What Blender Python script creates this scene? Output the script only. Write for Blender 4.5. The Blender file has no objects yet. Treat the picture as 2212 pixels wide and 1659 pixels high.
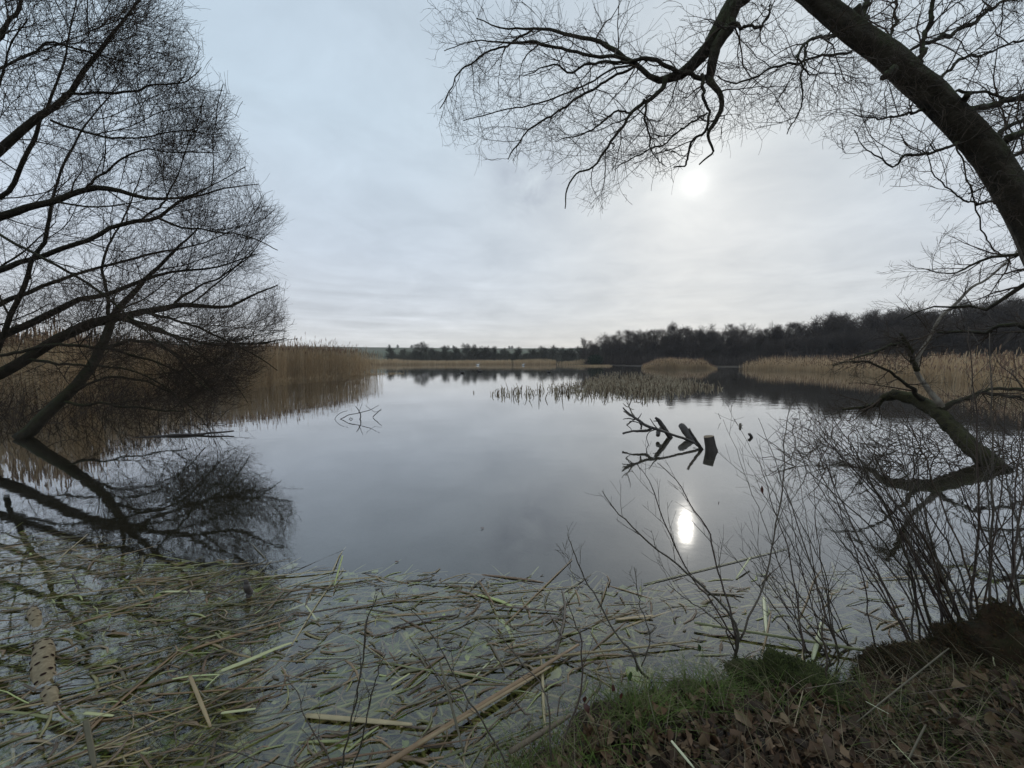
import bpy, math, random
import numpy as np
from mathutils import Vector

rng = np.random.default_rng(7)
random.seed(7)
S = bpy.context.scene
COL = S.collection
RAD = math.radians

# ------------------------------------------------------------------ camera
CAMZ, PITCH, FPX = 1.5, RAD(3.57), 831.0
cam = bpy.data.cameras.new('camera')
camo = bpy.data.objects.new('camera', cam)
COL.objects.link(camo)
camo.location = (0, 0, CAMZ)
camo.rotation_euler = (RAD(90) - PITCH, 0, 0)
cam.sensor_fit = 'HORIZONTAL'
cam.sensor_width = 36
cam.lens = 36 * FPX / 2212
cam.clip_start = 0.02
cam.clip_end = 6000
S.camera = camo

# ------------------------------------------------------------------ light
SUN_EL, SUN_AZ = RAD(22.0), RAD(24.8)          # azimuth to the right of +Y
SUND = Vector((math.sin(SUN_AZ) * math.cos(SUN_EL), math.cos(SUN_AZ) * math.cos(SUN_EL), math.sin(SUN_EL)))
sl = bpy.data.lights.new('sun', 'SUN')
sl.energy = 0.5
sl.angle = RAD(1.0)
sl.color = (1.0, 0.95, 0.86)
so = bpy.data.objects.new('sun', sl)
COL.objects.link(so)
so.rotation_euler = (-SUND).to_track_quat('-Z', 'Y').to_euler()

W = bpy.data.worlds.new('World')
S.world = W
W.use_nodes = True
nt = W.node_tree
nt.nodes.clear()


class NB:
    """small node-building helper"""
    def __init__(s, t): s.t = t
    def n(s, typ, **k):
        o = s.t.nodes.new(typ)
        for a, v in k.items():
            setattr(o, a, v)
        return o
    def put(s, sock, v):
        if v is None: return
        if isinstance(v, bpy.types.NodeSocket): s.t.links.new(v, sock)
        else: sock.default_value = v
    def m(s, op, a=None, b=None, c=None, clamp=False):
        o = s.n('ShaderNodeMath', operation=op, use_clamp=clamp)
        for i, v in enumerate((a, b, c)): s.put(o.inputs[i], v)
        return o.outputs[0]
    def v(s, op, a=None, b=None, out=0):
        o = s.n('ShaderNodeVectorMath', operation=op)
        for i, x in enumerate((a, b)): s.put(o.inputs[i], x)
        return o.outputs[out]
    def noise(s, vec, scale, detail=4, rough=0.5, dist=0.0):
        o = s.n('ShaderNodeTexNoise')
        s.put(o.inputs['Vector'], vec)
        o.inputs['Scale'].default_value = scale
        o.inputs['Detail'].default_value = detail
        o.inputs['Roughness'].default_value = rough
        o.inputs['Distortion'].default_value = dist
        return o.outputs['Fac']
    def ramp(s, f, stops, interp='LINEAR'):
        o = s.n('ShaderNodeValToRGB')
        cr = o.color_ramp
        cr.interpolation = interp
        while len(cr.elements) < len(stops): cr.elements.new(0.5)
        while len(cr.elements) > len(stops): cr.elements.remove(cr.elements[-1])
        for e, (p, c) in zip(cr.elements, stops):
            e.position = p
            e.color = (*c, 1) if len(c) == 3 else c
        s.put(o.inputs[0], f)
        return o.outputs[0]
    def mix(s, f, a, b, blend='MIX'):
        o = s.n('ShaderNodeMix', data_type='RGBA', blend_type=blend)
        s.put(o.inputs[0], f)
        for sk, v in ((o.inputs[6], a), (o.inputs[7], b)):
            if isinstance(v, tuple) and len(v) == 3: v = (*v, 1)
            s.put(sk, v)
        return o.outputs[2]
    def comb(s, x, y, z):
        o = s.n('ShaderNodeCombineXYZ')
        for i, v in enumerate((x, y, z)): s.put(o.inputs[i], v)
        return o.outputs[0]


b = NB(nt)
d = b.n('ShaderNodeTexCoord').outputs['Generated']
sep = b.n('ShaderNodeSeparateXYZ')
b.put(sep.inputs[0], d)
dx, dy, dz = sep.outputs
az = b.m('ABSOLUTE', dz)
# colour by height above the horizon
grad = b.ramp(az, [(0.0, (.86, .87, .85)), (0.03, (.83, .85, .87)), (0.10, (.70, .745, .81)), (0.25, (.65, .735, .84)), (0.5, (.63, .765, .89)), (1.0, (.52, .63, .76))])
# layers of cloud, seen in perspective
k = b.m('DIVIDE', 1.0, b.m('ADD', az, 0.16))
pl = b.comb(b.m('MULTIPLY', dx, k), b.m('MULTIPLY', dy, k), 0.0)
n1 = b.noise(pl, 0.55, 3, 0.5, 0.3)
n2 = b.noise(pl, 2.4, 7, 0.6, 0.4)
n3 = b.noise(b.comb(b.m('MULTIPLY', dx, 1.1), b.m('MULTIPLY', dy, 0.6), b.m('MULTIPLY', az, 24.0)), 1.7, 4, 0.55, 0.5)
big = b.m('MULTIPLY_ADD', b.m('SUBTRACT', n1, 0.5), 0.30, 1.0)
# fine mottling stronger near the sun side
mk = b.m('MULTIPLY_ADD', b.m('SUBTRACT', n2, 0.5), 0.46, 1.0)
low = b.ramp(az, [(0.0, (1, 1, 1)), (0.13, (.75, .75, .75)), (0.24, (0, 0, 0))])
bands = b.m('MULTIPLY_ADD', b.m('MULTIPLY', b.m('SUBTRACT', n3, 0.52), low), 0.75, 1.0)
lum = b.m('MULTIPLY', b.m('MULTIPLY', big, mk), bands)
c0 = b.v('SCALE', grad, None)
nt.nodes[-1].inputs['Scale'].default_value = 1.0
b.put(nt.nodes[-1].inputs['Scale'], lum)
# creamy light close to the horizon in the direction of the sun
sund = b.v('DOT_PRODUCT', d, tuple(SUND), out=1)
xx = b.m('SUBTRACT', 1.0, sund)
hz = b.m('MULTIPLY', b.m('EXPONENT', b.m('MULTIPLY', az, -22.0)), b.m('EXPONENT', b.m('MULTIPLY', b.m('SUBTRACT', 1.0, b.v('DOT_PRODUCT', d, (0.1, 0.995, 0.0), out=1)), -14.0)))
c1 = b.mix(b.m('MULTIPLY', hz, b.m('MULTIPLY_ADD', n3, 1.3, -0.1), clamp=True), c0, (.86, .79, .68))
# veil of brighter, whiter cloud round the sun
e1 = b.m('MULTIPLY', b.m('POWER', b.m('MULTIPLY_ADD', xx, 1 / 0.00028, 1.0), -1.2), 0.42)
e2 = b.m('MULTIPLY', b.m('EXPONENT', b.m('DIVIDE', xx, -0.0040)), 0.08)
e3 = b.m('MULTIPLY', b.m('EXPONENT', b.m('DIVIDE', xx, -0.04)), 0.045)
glow = b.m('MULTIPLY', b.m('ADD', b.m('ADD', e1, e2), e3), b.m('MULTIPLY_ADD', n2, 0.8, 0.6))
gv = b.v('SCALE', (1.0, 0.97, 0.88))
b.put(nt.nodes[-1].inputs['Scale'], glow)
c1 = b.mix(b.m('MULTIPLY', b.m('EXPONENT', b.m('DIVIDE', xx, -0.13)), .75), c1, b.mix(b.m('MULTIPLY_ADD', n2, 2.0, -.5, clamp=True), (.56, .60, .63), (.74, .76, .75)))
c2 = b.v('ADD', c1, gv)
# one small darker scrap of cloud
sc = Vector((0.041, 1.0, 0.465)).normalized()
xs = b.m('SUBTRACT', 1.0, b.v('DOT_PRODUCT', d, tuple(sc), out=1))
patch = b.m('MULTIPLY', b.m('EXPONENT', b.m('DIVIDE', xs, -0.0030)), b.m('MULTIPLY', b.m('SUBTRACT', b.noise(d, 9.0, 5, 0.6, 0.6), 0.36, clamp=True), 4.0))
c3 = b.mix(b.m('MINIMUM', patch, 0.55), c2, (.40, .45, .54))
bg = b.n('ShaderNodeBackground')
b.put(bg.inputs[0], c3)
bg.inputs[1].default_value = 1.0
sky = b.n('ShaderNodeTexSky', sky_type='NISHITA', sun_disc=False)
sky.sun_elevation = SUN_EL
sky.sun_rotation = SUN_AZ
bg2 = b.n('ShaderNodeBackground')
b.put(bg2.inputs[0], sky.outputs[0])
bg2.inputs[1].default_value = 0.06
mx = b.n('ShaderNodeMixShader')
mx.inputs[0].default_value = 0.90
nt.links.new(bg2.outputs[0], mx.inputs[1])
nt.links.new(bg.outputs[0], mx.inputs[2])
wo = b.n('ShaderNodeOutputWorld')
nt.links.new(mx.outputs[0], wo.inputs[0])

S.view_settings.view_transform = 'Standard'
S.view_settings.look = 'None'
S.view_settings.exposure = 0.0
S.view_settings.gamma = 1.0
S.view_settings.use_curve_mapping = False
S.cycles.max_bounces = 6
S.cycles.transparent_max_bounces = 12
S.cycles.caustics_reflective = False
S.cycles.caustics_refractive = False

# ------------------------------------------------------------------ geometry helpers
cp, sp = math.cos(PITCH), math.sin(PITCH)


def ray(u, v):
    a, c = (u - 1106.0) / FPX, (829.5 - v) / FPX
    return np.array([a, cp + c * sp, -sp + c * cp])


def P(u, v, Y):
    r = ray(u, v)
    return np.array([0, 0, CAMZ]) + r * (Y / r[1])


def Wp(u, v, z=0.0):
    r = ray(u, v)
    return np.array([0, 0, CAMZ]) + r * ((z - CAMZ) / r[2])


def proj(p):
    q = p - np.array([0, 0, CAMZ])
    f = q[..., 1] * cp - q[..., 2] * sp
    g = q[..., 1] * sp + q[..., 2] * cp
    f = np.where(np.abs(f) < 1e-4, 1e-4, f)
    return 1106 + FPX * q[..., 0] / f, 829.5 - FPX * g / f


def inpoly(x, y, poly):
    r = np.zeros(x.shape, bool)
    n = len(poly)
    for i in range(n):
        x1, y1 = poly[i]
        x2, y2 = poly[(i + 1) % n]
        if y1 == y2: continue
        c = ((y1 > y) != (y2 > y)) & (x < (x2 - x1) * (y - y1) / (y2 - y1) + x1)
        r ^= c
    return r


def norm(a):
    return a / np.maximum(np.linalg.norm(a, axis=-1, keepdims=True), 1e-9)


def smooth01(x):
    x = np.clip(x, 0, 1)
    return x * x * (3 - 2 * x)


def vnoise(x, y, s, seed=0):
    """cheap smooth value noise"""
    x = x * s + seed * 17.3
    y = y * s - seed * 9.1
    xi, yi = np.floor(x), np.floor(y)
    fx, fy = smooth01(x - xi), smooth01(y - yi)
    def h(a, c):
        q = np.sin(a * 127.1 + c * 311.7 + seed * 3.3) * 43758.5453
        return q - np.floor(q)
    return (h(xi, yi) * (1 - fx) + h(xi + 1, yi) * fx) * (1 - fy) + (h(xi, yi + 1) * (1 - fx) + h(xi + 1, yi + 1) * fx) * fy


def mesh_np(name, verts, faces, mat=None, smooth=True, rnd=None, attr=None):
    """verts (n,3), faces: (m,4) or (m,3) array or list of such"""
    if not isinstance(faces, list): faces = [faces]
    faces = [f for f in faces if len(f)]
    me = bpy.data.meshes.new(name)
    me.vertices.add(len(verts))
    me.vertices.foreach_set('co', np.ascontiguousarray(verts, np.float32).ravel())
    idx = np.concatenate([f.ravel() for f in faces]).astype(np.int32)
    tot = np.concatenate([np.full(len(f), f.shape[1]) for f in faces]).astype(np.int32)
    st = np.concatenate([[0], np.cumsum(tot)[:-1]]).astype(np.int32)
    me.loops.add(len(idx))
    me.loops.foreach_set('vertex_index', idx)
    me.polygons.add(len(tot))
    me.polygons.foreach_set('loop_start', st)
    if smooth: me.polygons.foreach_set('use_smooth', np.ones(len(tot), bool))
    if rnd is not None:
        a = me.attributes.new('rnd', 'FLOAT', 'POINT')
        a.data.foreach_set('value', np.ascontiguousarray(rnd, np.float32))
    if attr:
        for nm, val in attr.items():
            a = me.attributes.new(nm, 'FLOAT', 'POINT')
            a.data.foreach_set('value', np.ascontiguousarray(val, np.float32))
    if mat is not None: me.materials.append(mat)
    me.update(calc_edges=True)
    return me


def link(name, me, parent=None, kind=None, label=None, cat=None, group=None, loc=None):
    o = bpy.data.objects.new(name, me)
    COL.objects.link(o)
    if parent is not None: o.parent = parent
    if loc is not None: o.location = loc
    if kind: o['kind'] = kind
    if label: o['label'] = label
    if cat: o['category'] = cat
    if group: o['group'] = group
    return o


def thing(name, label, cat, group=None, loc=(0, 0, 0)):
    return link(name, None, None, None, label, cat, group, loc)


def tubes(Pt, R, sides=3, cap=False, flat=None, up=None):
    """Pt (N,K,3) centre lines, R (N,K) radii -> verts, faces, rnd.  flat: thickness/width ratio"""
    N, K, _ = Pt.shape
    T = np.empty_like(Pt)
    T[:, 1:-1] = Pt[:, 2:] - Pt[:, :-2]
    T[:, 0] = Pt[:, 1] - Pt[:, 0]
    T[:, -1] = Pt[:, -1] - Pt[:, -2]
    T = norm(T)
    if up is None:
        mean = norm(Pt[:, -1] - Pt[:, 0])
        ref = np.where(np.abs(mean[:, 2:3]) > 0.75, np.array([[0.94, 0.31, 0.12]]), np.array([[0.08, 0.12, 0.99]]))
    else:
        ref = np.broadcast_to(up, (N, 3))
    A = norm(np.cross(T, ref[:, None, :]))
    B = np.cross(A, T)
    ang = np.arange(sides) / sides * 2 * np.pi
    ca, sa = np.cos(ang), np.sin(ang)
    if flat is not None: sa = sa * flat
    V = Pt[:, :, None, :] + R[:, :, None, None] * (A[:, :, None, :] * ca[None, None, :, None] + B[:, :, None, :] * sa[None, None, :, None])
    base = (np.arange(N) * K * sides)[:, None, None]
    kk = (np.arange(K - 1) * sides)[None, :, None]
    s0 = np.arange(sides)[None, None, :]
    s1 = (s0 + 1) % sides
    F = np.stack([base + kk + s0, base + kk + s1, base + kk + sides + s1, base + kk + sides + s0], -1).reshape(-1, 4)
    fs = [F]
    if cap:
        c0 = (np.arange(N) * K * sides)[:, None] + np.arange(sides)[None, ::-1]
        c1 = (np.arange(N) * K * sides)[:, None] + (K - 1) * sides + np.arange(sides)[None, :]
        fs += [c0, c1]
    rnd = np.repeat(np.random.default_rng(N + K).random(N), K * sides)
    return V.reshape(-1, 3), fs, rnd


def join(parts):
    vs, fs, rs, off = [], [], [], 0
    for v, f, r in parts:
        vs.append(v)
        fs += [x + off for x in f]
        rs.append(r)
        off += len(v)
    return np.concatenate(vs), fs, np.concatenate(rs)


def catmull(pts, K):
    """resample control points (n,D) smoothly to K points"""
    p = np.asarray(pts, float)
    if len(p) == 2:
        t = np.linspace(0, 1, K)[:, None]
        return p[0] * (1 - t) + p[1] * t
    q = np.vstack([2 * p[0] - p[1], p, 2 * p[-1] - p[-2]])
    n = len(p) - 1
    L = np.concatenate([[0], np.cumsum(np.linalg.norm(np.diff(p[:, :3], axis=0), axis=1))])
    tt = np.interp(np.linspace(0, L[-1], K), L, np.arange(n + 1))
    i = np.minimum(tt.astype(int), n - 1)
    f = (tt - i)[:, None]
    a, b_, c, d_ = q[i], q[i + 1], q[i + 2], q[i + 3]
    return 0.5 * ((2 * b_) + (-a + c) * f + (2 * a - 5 * b_ + 4 * c - d_) * f ** 2 + (-a + 3 * b_ - 3 * c + d_) * f ** 3)


def limb(tr, K=24, wob=0.35, z=None):
    """tr: list of (u, v, depth, half width in the photograph) -> (K,3), (K,)"""
    pts = np.array([[*P(u, v, Y), r * Y / FPX] for u, v, Y, r in tr])
    # a wide lens stretches things away from its axis: undo that for the thickness measured in the photograph
    uv = np.array([[t_[0], t_[1]] for t_ in tr], float)
    tg = norm(np.gradient(uv, axis=0))
    rd = uv - [1106, 829.5]
    ct = FPX / np.hypot(FPX, np.linalg.norm(rd, axis=1))
    rd = norm(rd)
    wr = np.abs(tg[:, 0] * rd[:, 1] - tg[:, 1] * rd[:, 0])       # share of the width that lies along the radius
    pts[:, 3] /= np.sqrt((wr / ct) ** 2 + 1 - wr ** 2)
    q = catmull(pts, K)
    R = np.maximum(q[:, 3], 0.0012)
    w = rng.normal(0, 1, (K + 6, 3))
    w = sum(w[i_:i_ + K] * c_ for i_, c_ in enumerate((.0, .1, .4, .9, .4, .1, .0))) * (np.minimum(R, .03)[:, None] * wob * 1.5)
    jt = np.cumsum(rng.normal(0, 1, (K, 3)), 0)
    w = w + (jt - np.linspace(0, 1, K)[:, None] * jt[-1]) * .004 * (wob > .2)
    w[0] = 0
    return q[:, :3] + w, R


def grow(Pp, Rp, nper, t0, t1, L, ang, K, wig, trop, rr, tip=0.25, lvar=0.4, rmin=0.0015, env=None, taper=0.5, angvar=0.3, envt=0.7, rmax=1.0):
    """one level of side branches on every parent polyline"""
    N, Kp, _ = Pp.shape
    t = (np.arange(nper)[None, :] + rng.random((N, nper))) / nper * (t1 - t0) + t0
    f = t * (Kp - 1)
    i = np.clip(f.astype(int), 0, Kp - 2)
    fr = (f - i)[..., None]
    rows = np.arange(N)[:, None]
    p0 = Pp[rows, i] * (1 - fr) + Pp[rows, i + 1] * fr
    T = norm(Pp[rows, i + 1] - Pp[rows, i])
    r0 = Rp[rows, i] * (1 - fr[..., 0]) + Rp[rows, i + 1] * fr[..., 0]
    p0, T, r0, t = p0.reshape(-1, 3), T.reshape(-1, 3), r0.ravel(), t.ravel()
    M = len(p0)
    pv = norm(np.cross(T, rng.normal(0, 1, (M, 3))))
    a = ang * (1 + angvar * rng.normal(0, 1, M))[:, None]
    dd = norm(np.cos(a) * T + np.sin(a) * pv)
    Ls = L * (1 - taper * t) * (1 + lvar * rng.uniform(-1, 1, M))
    trop = np.asarray(trop, float)
    out = np.empty((M, K, 3))
    out[:, 0] = p0
    st = (Ls / (K - 1))[:, None]
    for kx in range(1, K):
        dd = norm(dd + wig * rng.normal(0, 1, (M, 3)) + trop)
        out[:, kx] = out[:, kx - 1] + dd * st
    r = np.clip(r0 * rr, rmin, rmax)[:, None] * np.linspace(1, tip, K)[None, :]
    r = np.maximum(r, rmin * 0.7)
    if env is not None:
        keep = env(out[:, int((K - 1) * envt)]) & env(out[:, -1] * 0.6 + out[:, -2] * 0.4)
        out, r = out[keep], r[keep]
    return out, r


def envf(poly):
    def f(p):
        u, v = proj(p)
        j = 16
        lf = (vnoise(u, v, .013, 31) - .5) * 95 + (vnoise(u, v, .035, 37) - .5) * 45
        return inpoly(u + lf + rng.normal(0, j, u.shape), v + lf * .4 + rng.normal(0, j, u.shape), poly) & (p[..., 2] > 0.02)
    return f


# ------------------------------------------------------------------ materials
def material(name, cols, src='obj', rough=0.85, nscale=8.0, nmix=0.35, bump=0.0, bscale=40.0, bdist=0.01, top=None, trans=0.0, spec=0.3, coat=0.0):
    """cols: ramp picked by random value; top: (colour, low, high) moss where surfaces look up"""
    m = bpy.data.materials.new(name)
    m.use_nodes = True
    t = m.node_tree
    t.nodes.clear()
    q = NB(t)
    if src == 'attr': rv = q.n('ShaderNodeAttribute', attribute_name='rnd').outputs['Fac']
    elif src == 'obj': rv = q.n('ShaderNodeObjectInfo').outputs['Random']
    else: rv = 0.5
    tc = q.n('ShaderNodeTexCoord').outputs['Object']
    n = len(cols)
    st = [((i + 0.5) / n, c) for i, c in enumerate(cols)]
    nz = q.noise(tc, nscale, 5, 0.6)
    if src == 'none':
        base = q.ramp(nz, [(0.3 + 0.4 * i / max(1, n - 1), c) for i, c in enumerate(cols)])
        colr = base
    else:
        base = q.ramp(rv, st)
        v = q.m('MULTIPLY_ADD', q.m('SUBTRACT', nz, 0.5), nmix * 4, 1.0)
        colr = q.v('SCALE', base)
        q.put(t.nodes[-1].inputs['Scale'], q.m('MAXIMUM', v, 0.15))
    if top:
        g = q.n('ShaderNodeNewGeometry')
        s2 = q.n('ShaderNodeSeparateXYZ')
        q.put(s2.inputs[0], g.outputs['Normal'])
        f = q.m('ADD', s2.outputs[2], q.m('MULTIPLY_ADD', q.noise(tc, 5.0, 4, 0.65), 2.2, -1.1))
        mr = q.n('ShaderNodeMapRange')
        q.put(mr.inputs[0], f)
        mr.inputs[1].default_value, mr.inputs[2].default_value = top[1], top[2]
        colr = q.mix(mr.outputs[0], colr, top[0])
    bs = q.n('ShaderNodeBsdfPrincipled')
    q.put(bs.inputs['Base Color'], colr)
    bs.inputs['Roughness'].default_value = rough
    bs.inputs['Specular IOR Level'].default_value = spec
    if bump:
        bn = q.n('ShaderNodeBump')
        bn.inputs['Strength'].default_value = bump
        bn.inputs['Distance'].default_value = bdist
        q.put(bn.inputs['Height'], q.noise(tc, bscale, 6, 0.65))
        t.links.new(bn.outputs[0], bs.inputs['Normal'])
    out = q.n('ShaderNodeOutputMaterial')
    sh = bs.outputs[0]
    if trans > 0:
        tr = q.n('ShaderNodeBsdfTranslucent')
        q.put(tr.inputs[0], colr)
        ms = q.n('ShaderNodeMixShader')
        ms.inputs[0].default_value = trans
        t.links.new(sh, ms.inputs[1])
        t.links.new(tr.outputs[0], ms.inputs[2])
        sh = ms.outputs[0]
    t.links.new(sh, out.inputs[0])
    return m


M = {}
M['bark'] = material('mossy_bark', [(.018, .015, .010), (.040, .032, .020), (.060, .050, .034)], 'none', .9, 9, bump=1.0, bscale=16, bdist=.045, top=((.045, .056, .017), -.1, .9))
M['willow'] = material('willow_bark', [(.020, .017, .011), (.050, .040, .025)], 'none', .9, 9, bump=1.0, bscale=24, bdist=.03, top=((.042, .048, .016), .1, 1.1))
M['twig'] = material('twig_bark', [(.040, .028, .020), (.075, .052, .034), (.055, .040, .027)], 'attr', .85)
M['redtwig'] = material('shrub_bark', [(.030, .018, .014), (.060, .040, .025), (.040, .034, .021), (.070, .055, .038)], 'attr', .6, spec=.35, bump=.6, bscale=120, bdist=.003)
M['pale'] = material('pale_bark', [(.16, .13, .10), (.28, .25, .20)], 'none', .85, 14, bump=.5, bscale=30, bdist=.008, top=((.09, .10, .04), .7, 1.3))
M['moss'] = material('mossy_trunk_bark', [(.014, .012, .008), (.040, .036, .014), (.030, .022, .015)], 'none', .95, 10, bump=1.0, bscale=45, bdist=.015, top=((.050, .056, .016), 0.6, 1.6))
M['wood'] = material('wet_dead_wood', [(.030, .022, .018), (.060, .048, .038)], 'none', .55, 12, bump=.7, bscale=30, bdist=.01, spec=.5)
M['cut'] = material('cut_wood', [(.14, .10, .065), (.22, .17, .11)], 'none', .8, 20)
M['farwood'] = material('far_tree_bark', [(.055, .044, .038), (.080, .064, .054), (.10, .080, .066)], 'attr', .95)
M['farhedge'] = material('hedge_tree_bark', [(.085, .085, .066), (.12, .115, .088), (.10, .088, .068)], 'attr', .95)
M['ever'] = material('evergreen_foliage', [(.012, .022, .012), (.022, .038, .018)], 'attr', .7)
M['reed'] = material('dry_reed', [(.66, .52, .34), (.76, .63, .45), (.82, .71, .54), (.56, .43, .28)], 'attr', .8, 3, .12, trans=.6)
M['reedtop'] = material('reed_plume', [(.22, .14, .09), (.30, .20, .13)], 'attr', .95)
M['cattail'] = material('dead_cattail', [(.14, .10, .06), (.46, .38, .26), (.60, .52, .38), (.30, .22, .14)], 'attr', .8, trans=.3)
M['leafA'] = material('floating_reed_leaf', [(.13, .075, .035), (.27, .20, .09), (.06, .034, .020), (.42, .35, .19), (.19, .11, .05), (.17, .18, .07), (.035, .020, .014), (.10, .085, .045)], 'obj', .5, 14, .22, bump=.3, bscale=90, bdist=.002, spec=.5)
M['leafpale'] = material('pale_reed_leaf', [(.42, .42, .20), (.55, .55, .36), (.36, .40, .15)], 'obj', .5, 14, .12, spec=.5)
M['leafS'] = material('reed_leaf_litter', [(.12, .075, .04), (.24, .165, .09), (.05, .034, .024), (.30, .23, .13), (.17, .105, .055), (.30, .33, .13), (.05, .03, .02), (.14, .125, .075)], 'attr', .5, 14, .22, spec=.5)
M['weed'] = material('submerged_weed', [(.10, .14, .03), (.19, .24, .055), (.33, .38, .11), (.06, .075, .02), (.36, .36, .15)], 'attr', .8, 25, .3)
M['underleaf'] = material('submerged_reed', [(.20, .20, .07), (.32, .34, .13), (.11, .09, .04), (.28, .24, .11)], 'attr', .8, 20, .2)
M['grass'] = material('bank_grass', [(.12, .19, .035), (.17, .24, .050), (.085, .13, .028), (.24, .24, .10)], 'attr', .6, trans=.35)
M['straw'] = material('dead_grass', [(.22, .18, .10), (.14, .10, .055), (.36, .31, .20), (.08, .06, .035)], 'attr', .7, trans=.2)
M['litter'] = material('fallen_leaf', [(.068, .036, .017), (.120, .064, .029), (.030, .017, .009), (.19, .12, .062), (.088, .045, .019), (.025, .015, .008)], 'attr', .65, 30, .2, spec=.4)
M['litterO'] = material('fallen_leaf_single', [(.10, .054, .025), (.15, .086, .040), (.050, .028, .015), (.23, .16, .085), (.11, .060, .025), (.040, .023, .013)], 'obj', .65, 30, .2, spec=.4)
M['green'] = material('green_leaf', [(.035, .065, .018), (.05, .08, .025)], 'obj', .35, 30, .2, spec=.5)
M['redleaf'] = material('red_brown_leaf', [(.09, .028, .018), (.06, .022, .016)], 'obj', .4, 30, .2, spec=.5)
M['swan'] = material('white_feathers', [(.85, .85, .83)], 'obj', .7, nmix=.02)
M['beak'] = material('orange_beak', [(.6, .18, .03)], 'obj', .5, nmix=.02)
M['duck'] = material('dark_feathers', [(.03, .025, .022)], 'obj', .6)
M['mossball'] = material('moss_cushion', [(.030, .036, .012), (.062, .072, .020), (.045, .030, .015)], 'none', .95, 18, bump=1.0, bscale=60, bdist=.02)
M['rustmoss'] = material('rusty_moss', [(.020, .018, .009), (.045, .026, .013), (.035, .036, .013)], 'none', .95, 14, bump=1.0, bscale=50, bdist=.02)
M['rhiz'] = material('rhizome_skin', [(.15, .115, .065), (.27, .215, .13)], 'none', .7, 60, bump=.4, bscale=60, bdist=.004)
M['scar'] = material('rhizome_scar', [(.030, .018, .016)], 'obj', 1.0, spec=0.0)

# ground
gm = bpy.data.materials.new('ground')
gm.use_nodes = True
t = gm.node_tree
t.nodes.clear()
q = NB(t)
geo = q.n('ShaderNodeNewGeometry').outputs['Position']
zone = q.n('ShaderNodeAttribute', attribute_name='zone').outputs['Fac']      # 0 soil, 1 field, 2 wood floor / reed floor
soil = q.ramp(q.noise(geo, 14, 7, .65), [(.3, (.018, .013, .009)), (.55, (.045, .032, .022)), (.75, (.075, .055, .035))])
fld = q.ramp(q.noise(geo, 0.012, 3, .5), [(.35, (.085, .10, .055)), (.5, (.105, .12, .070)), (.62, (.12, .11, .075)), (.7, (.085, .10, .055))])
brn = q.ramp(q.noise(geo, 0.6, 5, .6), [(.3, (.035, .026, .020)), (.7, (.065, .050, .036))])
c = q.mix(q.m('MINIMUM', zone, 1.0), soil, fld)
c = q.mix(q.m('SUBTRACT', zone, 1.0, clamp=True), c, brn)
wet = q.n('ShaderNodeAttribute', attribute_name='silt').outputs['Fac']
c = q.mix(wet, c, (.020, .018, .012))
bs = q.n('ShaderNodeBsdfPrincipled')
q.put(bs.inputs['Base Color'], c)
bs.inputs['Roughness'].default_value = .95
bs.inputs['Specular IOR Level'].default_value = .15
bn = q.n('ShaderNodeBump')
bn.inputs['Strength'].default_value = .8
bn.inputs['Distance'].default_value = .03
q.put(bn.inputs['Height'], q.noise(geo, 18, 8, .7))
t.links.new(bn.outputs[0], bs.inputs['Normal'])
o = q.n('ShaderNodeOutputMaterial')
t.links.new(bs.outputs[0], o.inputs[0])
M['ground'] = gm

# water: mirror by angle over slightly brown, clear shallows
wm = bpy.data.materials.new('lake_water')
wm.use_nodes = True
t = wm.node_tree
t.nodes.clear()
q = NB(t)
geo = q.n('ShaderNodeNewGeometry').outputs['Position']
mp = q.n('ShaderNodeMapping')
q.put(mp.inputs[0], geo)
mp.inputs['Scale'].default_value = (0.55, 1.0, 1.0)
w1 = q.noise(mp.outputs[0], 2.2, 3, .5)
w2 = q.noise(geo, 9.0, 2, .5)
area = q.ramp(q.noise(q.v('MULTIPLY', geo, (0.018, 0.11, 0)), 1.0, 2, .5), [(.42, (.35, .35, .35)), (.62, (1, 1, 1))])
hgt = q.m('ADD', q.m('MULTIPLY', q.m('MULTIPLY', w1, area), 1.0), q.m('MULTIPLY', w2, .10))
bn = q.n('ShaderNodeBump')
bn.inputs['Strength'].default_value = 1.0
bn.inputs['Distance'].default_value = .0035
q.put(bn.inputs['Height'], hgt)
inc = q.n('ShaderNodeNewGeometry').outputs['Incoming']
cosi = q.m('ABSOLUTE', q.v('DOT_PRODUCT', inc, bn.outputs[0], out=1))
fres = q.m('MULTIPLY_ADD', q.m('POWER', q.m('SUBTRACT', 1.0, cosi, clamp=True), 2.9), .91, .08, clamp=True)
gl = q.n('ShaderNodeBsdfGlossy')
gl.inputs['Roughness'].default_value = .025
gl.inputs['Color'].default_value = (.97, .98, 1.0, 1)
t.links.new(bn.outputs[0], gl.inputs['Normal'])
gl2 = q.n('ShaderNodeBsdfGlossy')
gl2.inputs['Roughness'].default_value = .115
t.links.new(bn.outputs[0], gl2.inputs['Normal'])
mg = q.n('ShaderNodeMixShader')
mg.inputs[0].default_value = .035
t.links.new(gl.outputs[0], mg.inputs[1])
t.links.new(gl2.outputs[0], mg.inputs[2])
tr = q.n('ShaderNodeBsdfTransparent')
tr.inputs[0].default_value = (.86, .84, .70, 1)
ms = q.n('ShaderNodeMixShader')
t.links.new(fres, ms.inputs[0])
t.links.new(tr.outputs[0], ms.inputs[1])
t.links.new(mg.outputs[0], ms.inputs[2])
o = q.n('ShaderNodeOutputMaterial')
t.links.new(ms.outputs[0], o.inputs[0])
M['water'] = wm

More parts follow.
